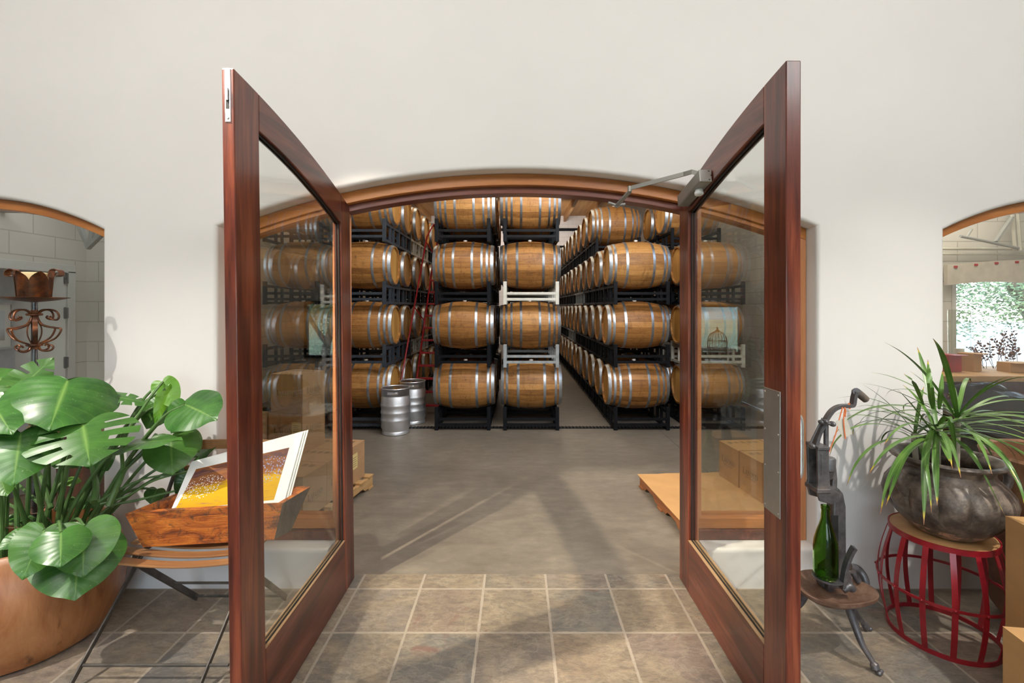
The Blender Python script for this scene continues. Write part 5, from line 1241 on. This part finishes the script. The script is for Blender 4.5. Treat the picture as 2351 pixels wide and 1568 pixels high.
def ring(bm, R, z, w, t_, n=64):
    tube(bm, [(R*math.cos(2*PI*i/n), R*math.sin(2*PI*i/n), z) for i in range(n)], 1, closed=True, flat=(w, t_), up=(0, 0, 1))
for nm, R, z, w in (('top_band', RT_, ZT_-0.003, 0.028), ('middle_hoop', RM_, 0.275, 0.014), ('bottom_hoop', RB_, 0.012, 0.022)):
    bm = BM(); ring(bm, R, z, w, 0.006)
    if nm == 'middle_hoop':
        for k in range(14):
            a = 2*PI*k/14+0.12; sphere(bm, ((R+0.004)*math.cos(a), (R+0.004)*math.sin(a), z), 0.007)
    finish(bm, nm, M['stool_red'], so, smooth=True)
for k in range(14):
    a = 2*PI*k/14+0.12; P = []
    for i in range(13):
        t_ = i/12; z = 0.012+(ZT_-0.024)*t_; r = RB_+(RM_-0.006-RB_)*math.sin(min(1, t_*2)*PI/2) if t_ < .5 else RT_+(RM_-0.006-RT_)*math.sin(min(1, (1-t_)*2)*PI/2)
        P.append((r*math.cos(a), r*math.sin(a), z))
    bm = BM(); tube(bm, P, 1, flat=(0.024, 0.004), up=(-math.sin(a), math.cos(a), 0)); finish(bm, 'slat', M['stool_red'], so, smooth=True)

# ================================================================== clay pot with dracaena
pc = Vector((2.27, 2.49, ZT_+0.0105))
pd = thing('potted_dracaena', 'dark ribbed clay pot holding a spiky green plant on the red stool', 'potted plant', pc)
m = NT('smoked_clay'); o = m.obj(); f = m.noise(o, 6, 8, 0.7, 0.8); g = m.noise(o, 26, 6, 0.7); X = m.xyz(o)
c = m.ramp(m.math('ADD', m.math('MULTIPLY', f, 0.6), m.math('MULTIPLY', g, 0.4)), [(0.36, (0.025, 0.020, 0.018)), (0.5, (0.10, 0.076, 0.060)), (0.64, (0.24, 0.185, 0.14))])
chip = m.math('MULTIPLY', m.math('LESS_THAN', m.math('ABSOLUTE', m.math('SUBTRACT', X[2], 0.035)), 0.03), m.math('GREATER_THAN', m.noise(m.map(o, (1, 1, 3)), 11, 7, 0.75), 0.54))
c = m.mix(chip, c, (0.46, 0.25, 0.17)); m.bump(m.math('ADD', f, m.math('MULTIPLY', g, 0.5)), 0.35, 0.01)
M['clay'] = m.fin(c, 0.38, spec=0.45)
prof = [(0.085, 0.0), (0.12, 0.006), (0.165, 0.035), (0.205, 0.075), (0.240, 0.12), (0.262, 0.165), (0.270, 0.205), (0.262, 0.245), (0.240, 0.28), (0.215, 0.305), (0.198, 0.322), (0.190, 0.345), (0.198, 0.368), (0.220, 0.382), (0.236, 0.388), (0.242, 0.397), (0.237, 0.406), (0.222, 0.409), (0.205, 0.401), (0.185, 0.38), (0.176, 0.35), (0.19, 0.31), (0.21, 0.28)]
def rib_(a, h, k):
    e = math.exp(-((h-0.185)/0.075)**2); x = (a*13/(2*PI)) % 1.0
    return 1+e*(0.085*abs(math.sin(PI*x))**0.6-0.06)
P2 = []
for (r0, h0), (r1, h1) in zip(prof[:-1], prof[1:]):
    P2 += [(r0, h0), ((r0+r1)/2, (h0+h1)/2)]
P2.append(prof[-1])
bm = BM(); lathe(bm, P2, 182, cap1=False, mod=rib_); finish(bm, 'clay_pot', M['clay'], pd, smooth=True)
for a in (PI*1.06, PI*1.96):
    bm = BM(); P = [(0.195, .0, .335), (0.255, 0, .350), (0.292, 0, 0.318), (0.290, 0, 0.265), (0.255, 0, 0.225)]
    P = [Vector((p[0]*math.cos(a), p[0]*math.sin(a), p[2])) for p in smooth_path(P, 5)]
    tube(bm, P, 0.020, 12); finish(bm, 'lug_handle', M['clay'], pd, smooth=True)
bm = BM(); lathe(bm, [(0.198, 0.285), (0.1, 0.295), (0.02, 0.30)], 32); finish(bm, 'soil', M['soil'], pd, smooth=True)
m = NT('strap_leaf'); X = m.xyz(m.uv()); rn = m.noise(m.obj(), 7, 3)
c = m.ramp(rn, [(0.3, (0.045, 0.12, 0.02)), (0.7, (0.13, 0.25, 0.045))])
c = m.mix(m.ramp(m.math('ABSOLUTE', m.math('SUBTRACT', X[0], 0.5)), [(0.0, (0.6, 0.6, 0.6)), (0.09, (0, 0, 0))]), c, (0.20, 0.34, 0.08))
c = m.mix(m.ramp(X[1], [(0.90, (0, 0, 0)), (0.935, (1, 1, 1))]), c, (0.48, 0.36, 0.03)); c = m.mix(m.ramp(X[1], [(0.945, (0, 0, 0)), (0.965, (1, 1, 1))]), c, (0.30, 0.13, 0.05))
M['strap'] = m.fin(c, 0.33)
def strap(bm, uvl, P, w, up0):
    sp = smooth_path(P, 6); n = len(sp)-1; prev = None
    for i, p in enumerate(sp):
        t = (sp[min(i+1, n)]-sp[max(i-1, 0)]).normalized(); s = t.cross(Vector((0, 0, 1)))
        if s.length < 0.15: s = Vector(up0)
        s.normalize()
        if prev is not None and s.dot(prev[3]) < 0: s = -s
        nn = s.cross(t); f = i/n; ww = w*min(1, 0.55+f*2.2)*(1-max(0, (f-.55)/.45)**1.6*0.97)
        a, b, c_ = p-s*ww/2+nn*ww*.12, p, p+s*ww/2+nn*ww*.12
        cur = ([bm.verts.new(q) for q in (a, b, c_)], f, None, s)
        if prev is not None:
            for k in range(2):
                fc = bm.faces.new([prev[0][k], prev[0][k+1], cur[0][k+1], cur[0][k]]); fc.smooth = True
                for lp, uvv in zip(fc.loops, ((k/2, prev[1]), ((k+1)/2, prev[1]), ((k+1)/2, f), (k/2, f))): lp[uvl].uv = uvv
        prev = cur
rg = random.Random(12)
heads = [(Vector((-0.075, -0.03, 0.55)), 26, 1.05), (Vector((0.09, 0.03, 0.60)), 26, 1.12), (Vector((-0.10, 0.08, 0.50)), 14, 0.9)]
for hc, n, ks in heads:
    bm = BM(); tube(bm, smooth_path([Vector((hc.x*.9, hc.y*.9, 0.29)), Vector((hc.x*.95, hc.y, 0.4)), hc], 4), 0.014, 10); finish(bm, 'cane', plain('dracaena_cane', (0.40, 0.36, 0.27), 0.7), pd, smooth=True)
    bm = BM(); uvl = bm.loops.layers.uv.new('uv')
    for k in range(n):
        a = 2*PI*(k*0.381966)+rg.uniform(-.25, .25); e0 = math.radians(rg.choice([12, 22, 30, 42, 58, 8, 25, 16])+rg.uniform(-8, 8)); L_ = ks*rg.uniform(0.48, 0.74)*(1 if e0 < 1.0 else 0.62)
        if math.sin(a) > 0.35: L_ *= 0.72
        p = hc+Vector((0, 0, rg.uniform(-.05, .03))); P = [p]; e = e0; seg = L_/6; g = math.radians(rg.uniform(5, 17))*(1.0 if e0 < 0.9 else 0.3)
        for j in range(6):
            P.append(P[-1]+Vector((math.cos(a)*math.cos(e), math.sin(a)*math.cos(e), math.sin(e)))*seg); e -= g*(0.6+0.25*j); e = max(e, -1.45)
        for q in P:     # leaves stop short of the wall
            if q.y+pc.y > 2.885: q.y = 2.885-pc.y
        strap(bm, uvl, P, rg.uniform(0.016, 0.027), (math.sin(a), -math.cos(a), 0))
    # drooping front leaves and upright tips of the photograph
    if hc is heads[0][0]:
        for (ax, ay), (bx, by), (cx_, cy_), w in (((2140, 985), (2125, 1050), (2121, 1205), 0.030), ((2150, 990), (2148, 1060), (2152, 1160), 0.028), ((2135, 1005), (2080, 1045), (2034, 1160), 0.024), ((2155, 975), (2180, 960), (2196, 1050), 0.026),
                                             ((2190, 1005), (2235, 1050), (2308, 1185), 0.028), ((2142, 940), (2136, 890), (2130, 825), 0.026), ((2156, 940), (2160, 900), (2164, 850), 0.020), ((2120, 930), (2098, 880), (2075, 858), 0.018), ((2160, 1000), (2170, 1030), (2180, 1060), 0.024)):
            d = 2.36; P = [W(ax, ay, 2.45)-pc, W(bx, by, 2.30)-pc, W(cx_, cy_, 2.20 if cy_ > 1050 else 2.36)-pc]
            strap(bm, uvl, P, w, (1, 0, 0))
    finish(bm, 'strap_leaves', M['strap'], pd, smooth='keep')

# ================================================================== brown urn and cartons at the right edge
ur = thing('terracotta_urn', 'tall brown terracotta urn standing behind the red stool', 'urn', (2.93, 2.50, 0))
m = NT('brown_terracotta'); o = m.obj(); f = m.noise(o, 4, 7, 0.65); m.bump(f, 0.15, 0.01); M['terra'] = m.fin(m.ramp(f, [(0.3, (0.10, 0.045, 0.022)), (0.55, (0.23, 0.11, 0.055)), (0.75, (0.34, 0.19, 0.10))]), 0.45)
bm = BM(); lathe(bm, [(0.20, 0), (0.24, 0.01), (0.30, 0.10), (0.34, 0.28), (0.36, 0.50), (0.355, 0.70), (0.335, 0.85), (0.335, 0.90), (0.348, 0.94), (0.335, 0.955), (0.31, 0.945), (0.31, 0.80), (0.32, 0.6)], 56, cap1=False); finish(bm, 'urn_body', M['terra'], ur, smooth=True)
def edge_box(label, loc, rz, a, b, c, txt):
    t = thing('shipping_carton', label, 'cardboard box', loc, (0, 0, rz), group='cartons at the right edge'); bm = BM(); box(bm, -a/2, a/2, -b/2, b/2, 0, c-0.003); finish(bm, 'carton_body', M['card_warm'], t, bevel=0.003)
    bm = BM(); box(bm, -a/2, a/2, -b/2, -0.002, c-0.003, c); box(bm, -a/2, a/2, 0.002, b/2, c-0.003, c); finish(bm, 'flap', M['card_warm'], t)
    bm = BM(); Mt = face_mat('-x', a, b, c, 0.02 if txt else -0.04, c*0.72); box(bm, -0.05, 0.05, -0.05, 0.05, 0, 0.001, Mt); finish(bm, 'pink_label' if not txt else 'paper_label', plain('pink_label', (0.55, 0.16, 0.30), 0.5), t) if not txt else bm.free()
    lafond(face_mat('-x', a, b, c, -0.02, c*0.35), t, 0.035)
    return t
edge_box('tall tan shipping carton with a pink label at the right edge', (2.42, 1.99, 0), -0.13, 0.36, 0.34, 0.78, False)
edge_box('shorter tan shipping carton in front of the taller one, right edge', (2.02, 1.66, 0), -0.13, 0.34, 0.26, 0.52, True)

# ================================================================== antique corking machine
cm_c = Vector((1.66, 2.40, 0))
cm = thing('corking_machine', 'antique cast iron bottle corking machine beside the right door', 'corking machine', cm_c)
m = NT('worn_cast_iron'); o = m.obj(); f = m.noise(o, 9, 7, 0.7); c = m.ramp(f, [(0.3, (0.06, 0.06, 0.066)), (0.55, (0.15, 0.145, 0.15)), (0.75, (0.28, 0.23, 0.20))]); m.bump(f, 0.4, 0.004); M['cast'] = m.fin(c, 0.40, 0.5)
m = NT('rusty_dish'); o = m.obj(); f = m.noise(o, 7, 7, 0.7); c = m.ramp(f, [(0.3, (0.09, 0.045, 0.03)), (0.5, (0.20, 0.11, 0.07)), (0.7, (0.34, 0.22, 0.16))]); m.bump(f, 0.4, 0.004); M['dish'] = m.fin(c, 0.5, 0.4)
def c3(x, y): return (1820+x*0.4582, 850+y*0.458)
def G3(x, y, Y=2.40): return W(*c3(x, y), Y)-cm_c
def chain(bm, pts, r, Y=2.40, segs=10, flat=None, up=None): tube(bm, smooth_path([G3(p[0], p[1], p[2] if len(p) > 2 else Y) for p in pts], 5), r, segs, flat=flat, up=up)
# dish: flat petal-edged basin
dc = Vector((G3(205, 1110).x, 0.0, G3(205, 1115, 2.40).z))
bm = BM()
def lob(a, h, k): return 1+0.06*math.cos(3*a+0.8)
lathe(bm, [(0.03, 0.004), (0.10, 0.0), (0.150, 0.012), (0.178, 0.030), (0.190, 0.030), (0.186, 0.012), (0.150, -0.012), (0.06, -0.03), (0.03, -0.03)], 56, M=Matrix.Translation(dc) @ Matrix.Diagonal((1.0, 0.80, 1.0, 1)), mod=lob)
finish(bm, 'basin', M['dish'], cm, smooth=True)
fz = dc.z-0.02
for k, (dx, dy, ox, oy) in enumerate(((0.03, -0.06, 0.10, -0.15), (0.10, 0.06, 0.27, 0.14), (-0.10, 0.06, -0.16, 0.17))):
    a = Vector((dc.x+dx, dy, fz)); e = Vector((dc.x+ox, oy, 0.018))
    bm = BM(); q = smooth_path([a, a.lerp(e, .25)+Vector((0, 0, -0.02)), a.lerp(e, .6)+Vector((-0.01, 0, -.01)), a.lerp(e, .9)+Vector((0, 0, 0.0)), e], 5); n = len(q)
    tube(bm, q, [0.022-0.011*min(1, i/(n*.7))+(0.008 if i > n-6 else 0) for i in range(n)], 10)
    d = (e-a); d.z = 0; d.normalize(); s = Vector((-d.y, d.x, 0))
    for j in (-1, 0, 1): sphere(bm, e+d*0.018+s*0.011*j+Vector((0, 0, -0.006)), 0.0105, (1.2, 1.0, .9), 10, 7)
    finish(bm, 'paw_leg', M['cast'], cm, smooth=True)
# column
bm = BM(); ya, yb = 0.03, 0.09
pts = [G3(168, 1110), G3(168, 1020), G3(190, 985), G3(196, 700), G3(200, 610), G3(220, 600), G3(246, 630), G3(260, 700), G3(262, 980), G3(290, 1050), G3(300, 1100), G3(270, 1122)]
pp_ = [(p.x+(0.03 if p.x > G3(180, 0).x else 0), p.z) for p in pts]
prism(bm, pp_, 'y', ya, yb); finish(bm, 'column', M['cast'], cm, bevel=0.008)
bm = BM(); prism(bm, [(p.x, p.z) for p in (G3(212, 740), G3(216, 1000), G3(246, 1000), G3(246, 740))], 'y', ya-0.004, ya+0.002); finish(bm, 'column_slot', M['gasket'], cm)
# upper arc arm joining column and head
bm = BM(); prism(bm, [(p.x, p.z) for p in [G3(*q) for q in ((186, 448), (206, 456), (220, 490), (226, 545), (224, 605), (208, 650), (186, 660), (196, 610), (202, 545), (198, 500), (186, 475))]], 'y', 0.0, 0.03); finish(bm, 'arc_arm', M['cast'], cm, bevel=0.005)
# jaw plates
for yy in (-0.045, 0.035):
    bm = BM(); pts = [G3(96, 372), G3(154, 378), G3(152, 470), G3(160, 570), G3(205, 600), G3(205, 640), G3(165, 655), G3(108, 640), G3(94, 585), G3(100, 560)]
    prism(bm, [(p.x, p.z) for p in pts], 'y', yy, yy+0.014); prism(bm, [(p.x, p.z) for p in (G3(112, 405), G3(124, 405), G3(126, 520), G3(114, 520))], 'y', yy-0.0015, yy+0.0155); finish(bm, 'jaw_plate', M['cast'], cm, bevel=0.003)
bm = BM(); box(bm, G3(96, 0).x, G3(156, 0).x, -0.05, 0.055, G3(0, 388).z, G3(0, 370).z); finish(bm, 'cross_bar', M['cast'], cm, bevel=0.004)
bm = BM(); box(bm, G3(92, 0).x, G3(160, 0).x, -0.05, 0.055, G3(0, 600).z, G3(0, 578).z); finish(bm, 'cross_bar', M['cast'], cm, bevel=0.004)
# plunger
bm = BM(); tube(bm, [G3(167, 262), G3(167, 445)], 0.0115, 14); finish(bm, 'plunger_rod', M['cast'], cm, smooth=True)
bm = BM(); cx_ = G3(178, 0).x; z0, z1 = G3(0, 545).z, G3(0, 437).z
lathe(bm, [(0.014, z0), (0.022, z0+0.01), (0.024, z1-0.07), (0.032, z1-0.062), (0.034, z1-0.006), (0.030, z1)], 24, M=Matrix.Translation((cx_, 0, 0))); lathe(bm, [(0.030, G3(0, 600).z), (0.034, G3(0, 590).z), (0.034, G3(0, 582).z)], 24, M=Matrix.Translation((cx_, 0, 0)))
finish(bm, 'cork_cylinder', M['cast'], cm, smooth=True)
# lever with wooden grip
bm = BM(); q = smooth_path([G3(115, 372), G3(130, 320), G3(160, 258), G3(195, 205), G3(235, 182), G3(285, 178), G3(300, 172), G3(306, 140), G3(314, 108)], 6)
tube(bm, q, 1, flat=(0.03, 0.016), up=(0, 1, 0)); chain(bm, [(314, 108, 2.42), (320, 106, 2.39)], 0.018); finish(bm, 'lever_arm', M['cast'], cm, bevel=0.003)
bm = BM(); a, b = G3(320, 106), G3(372, 152); q = [a.lerp(b, t) for t in (0, .08, .5, .92, 1)]; tube(bm, q, [0.014, 0.0185, 0.0195, 0.0175, 0.011], 16); finish(bm, 'wooden_grip', M['endgrain'], cm, smooth=True)
bm = BM(); chain(bm, [(150, 240), (82, 378)], 0.005); 
for p, r_ in (((185, 264), .014), ((128, 255), .011), ((150, 252), .012), ((84, 374), .014)): sphere(bm, G3(*p)+Vector((0, -0.02, 0)), r_, (1, 1.6, 1))
tube(bm, [G3(122, 256)+Vector((0, -0.02, 0)), G3(192, 266)+Vector((0, -0.02, 0))], 0.008, 8); finish(bm, 'link_rod', M['cast'], cm, smooth=True)
# bottle platform, pedal
bm = BM(); lathe(bm, [(0.066, G3(0, 1032).z), (0.070, G3(0, 1028).z), (0.070, G3(0, 1022).z), (0.064, G3(0, 1024).z)], 32, M=Matrix.Translation((G3(165, 0).x, -0.02, 0))); box(bm, G3(178, 0).x, G3(206, 0).x, 0.0, 0.03, G3(0, 1115).z, G3(0, 1026).z); finish(bm, 'bottle_platform', M['cast'], cm, smooth=True)
bm = BM(); chain(bm, [(248, 1095, 2.34), (262, 1000, 2.34), (285, 930, 2.33), (308, 888, 2.32)], 0.016, flat=(0.03, 0.016), up=(0, 1, 0)); chain(bm, [(250, 1100, 2.34), (285, 1082, 2.34), (300, 1100, 2.34)], 0.018); finish(bm, 'pedal', M['cast'], cm, smooth=True)
bm = BM(); chain(bm, [(285, 985, 2.5), (330, 1000, 2.5), (362, 1050, 2.48), (362, 1120, 2.46)], 0.02); chain(bm, [(300, 1010, 2.45), (330, 1060, 2.44)], 0.016); finish(bm, 'ratchet_casting', M['cast'], cm, smooth=True)
# green bottle
bx = W(*c3(165, 1020), 2.38); z0 = G3(0, 1022).z+0.001; H = G3(0, 668).z-z0; sc_ = H/0.345
wb_ = thing('wine_bottle', 'empty green glass bottle standing in the corking machine', 'bottle', (bx.x, 2.38, z0))
m = NT('green_glass'); m.b.inputs['Transmission Weight'].default_value = 1.0; m.b.inputs['IOR'].default_value = 1.3; M['green_glass'] = m.fin((0.26, 0.46, 0.13), 0.03)
pr = [(0.025, 0.004), (0.047, 0.0), (0.0525, 0.012), (0.0535, 0.03), (0.0535, 0.14), (0.050, 0.175), (0.040, 0.215), (0.028, 0.25), (0.0205, 0.28), (0.0185, 0.325), (0.021, 0.327), (0.021, 0.343), (0.0165, 0.345)]
pr = [(r*sc_*1.0, h*sc_) for r, h in pr]
inn_ = [(max(0.004, r-0.004), h) for r, h in reversed(pr[2:])] + [(0.03, 0.02*sc_), (0.004, 0.035*sc_)]
bm = BM(); lathe(bm, pr+inn_, 40, cap0=True); finish(bm, 'bottle_glass', M['green_glass'], wb_, smooth=True)
# paper tag on orange ribbon
tg = thing('paper_tag', 'pale paper tag on an orange ribbon hanging from the corker lever', 'tag', W(*c3(258, 180), 2.385))
og = tg.location.copy()
def T3(x, y, Y=2.378): return W(*c3(x, y), Y)-og
bm = BM(); q = [T3(214, 258), T3(268, 236), T3(298, 318), T3(252, 342)]; hexa(bm, [p+Vector((0, 0.0008, 0)) for p in q]+[p-Vector((0, 0.0008, 0)) for p in q]); finish(bm, 'card', plain('tag_card', (0.55, 0.52, 0.44), 0.7), tg)
bm = BM(); tube(bm, smooth_path([T3(250, 185), T3(232, 250), T3(215, 320), T3(182, 410)], 5), 1, flat=(0.006, 0.0012), up=(1, 0, 0)); tube(bm, smooth_path([T3(262, 185), T3(255, 250, 2.374), T3(264, 345, 2.374)], 5), 1, flat=(0.006, 0.0012), up=(1, 0, 0)); tube(bm, smooth_path([T3(256, 190, 2.375), T3(266, 200, 2.374), T3(262, 235, 2.374)], 5), 1, flat=(0.006, 0.0012), up=(1, 0, 0))
tube(bm, [T3(282, 164, 2.386), T3(286, 195, 2.386)], 1, flat=(0.010, 0.0012), up=(1, 0, 0)); finish(bm, 'ribbon', plain('orange_ribbon', (0.62, 0.17, 0.06), 0.5), tg)
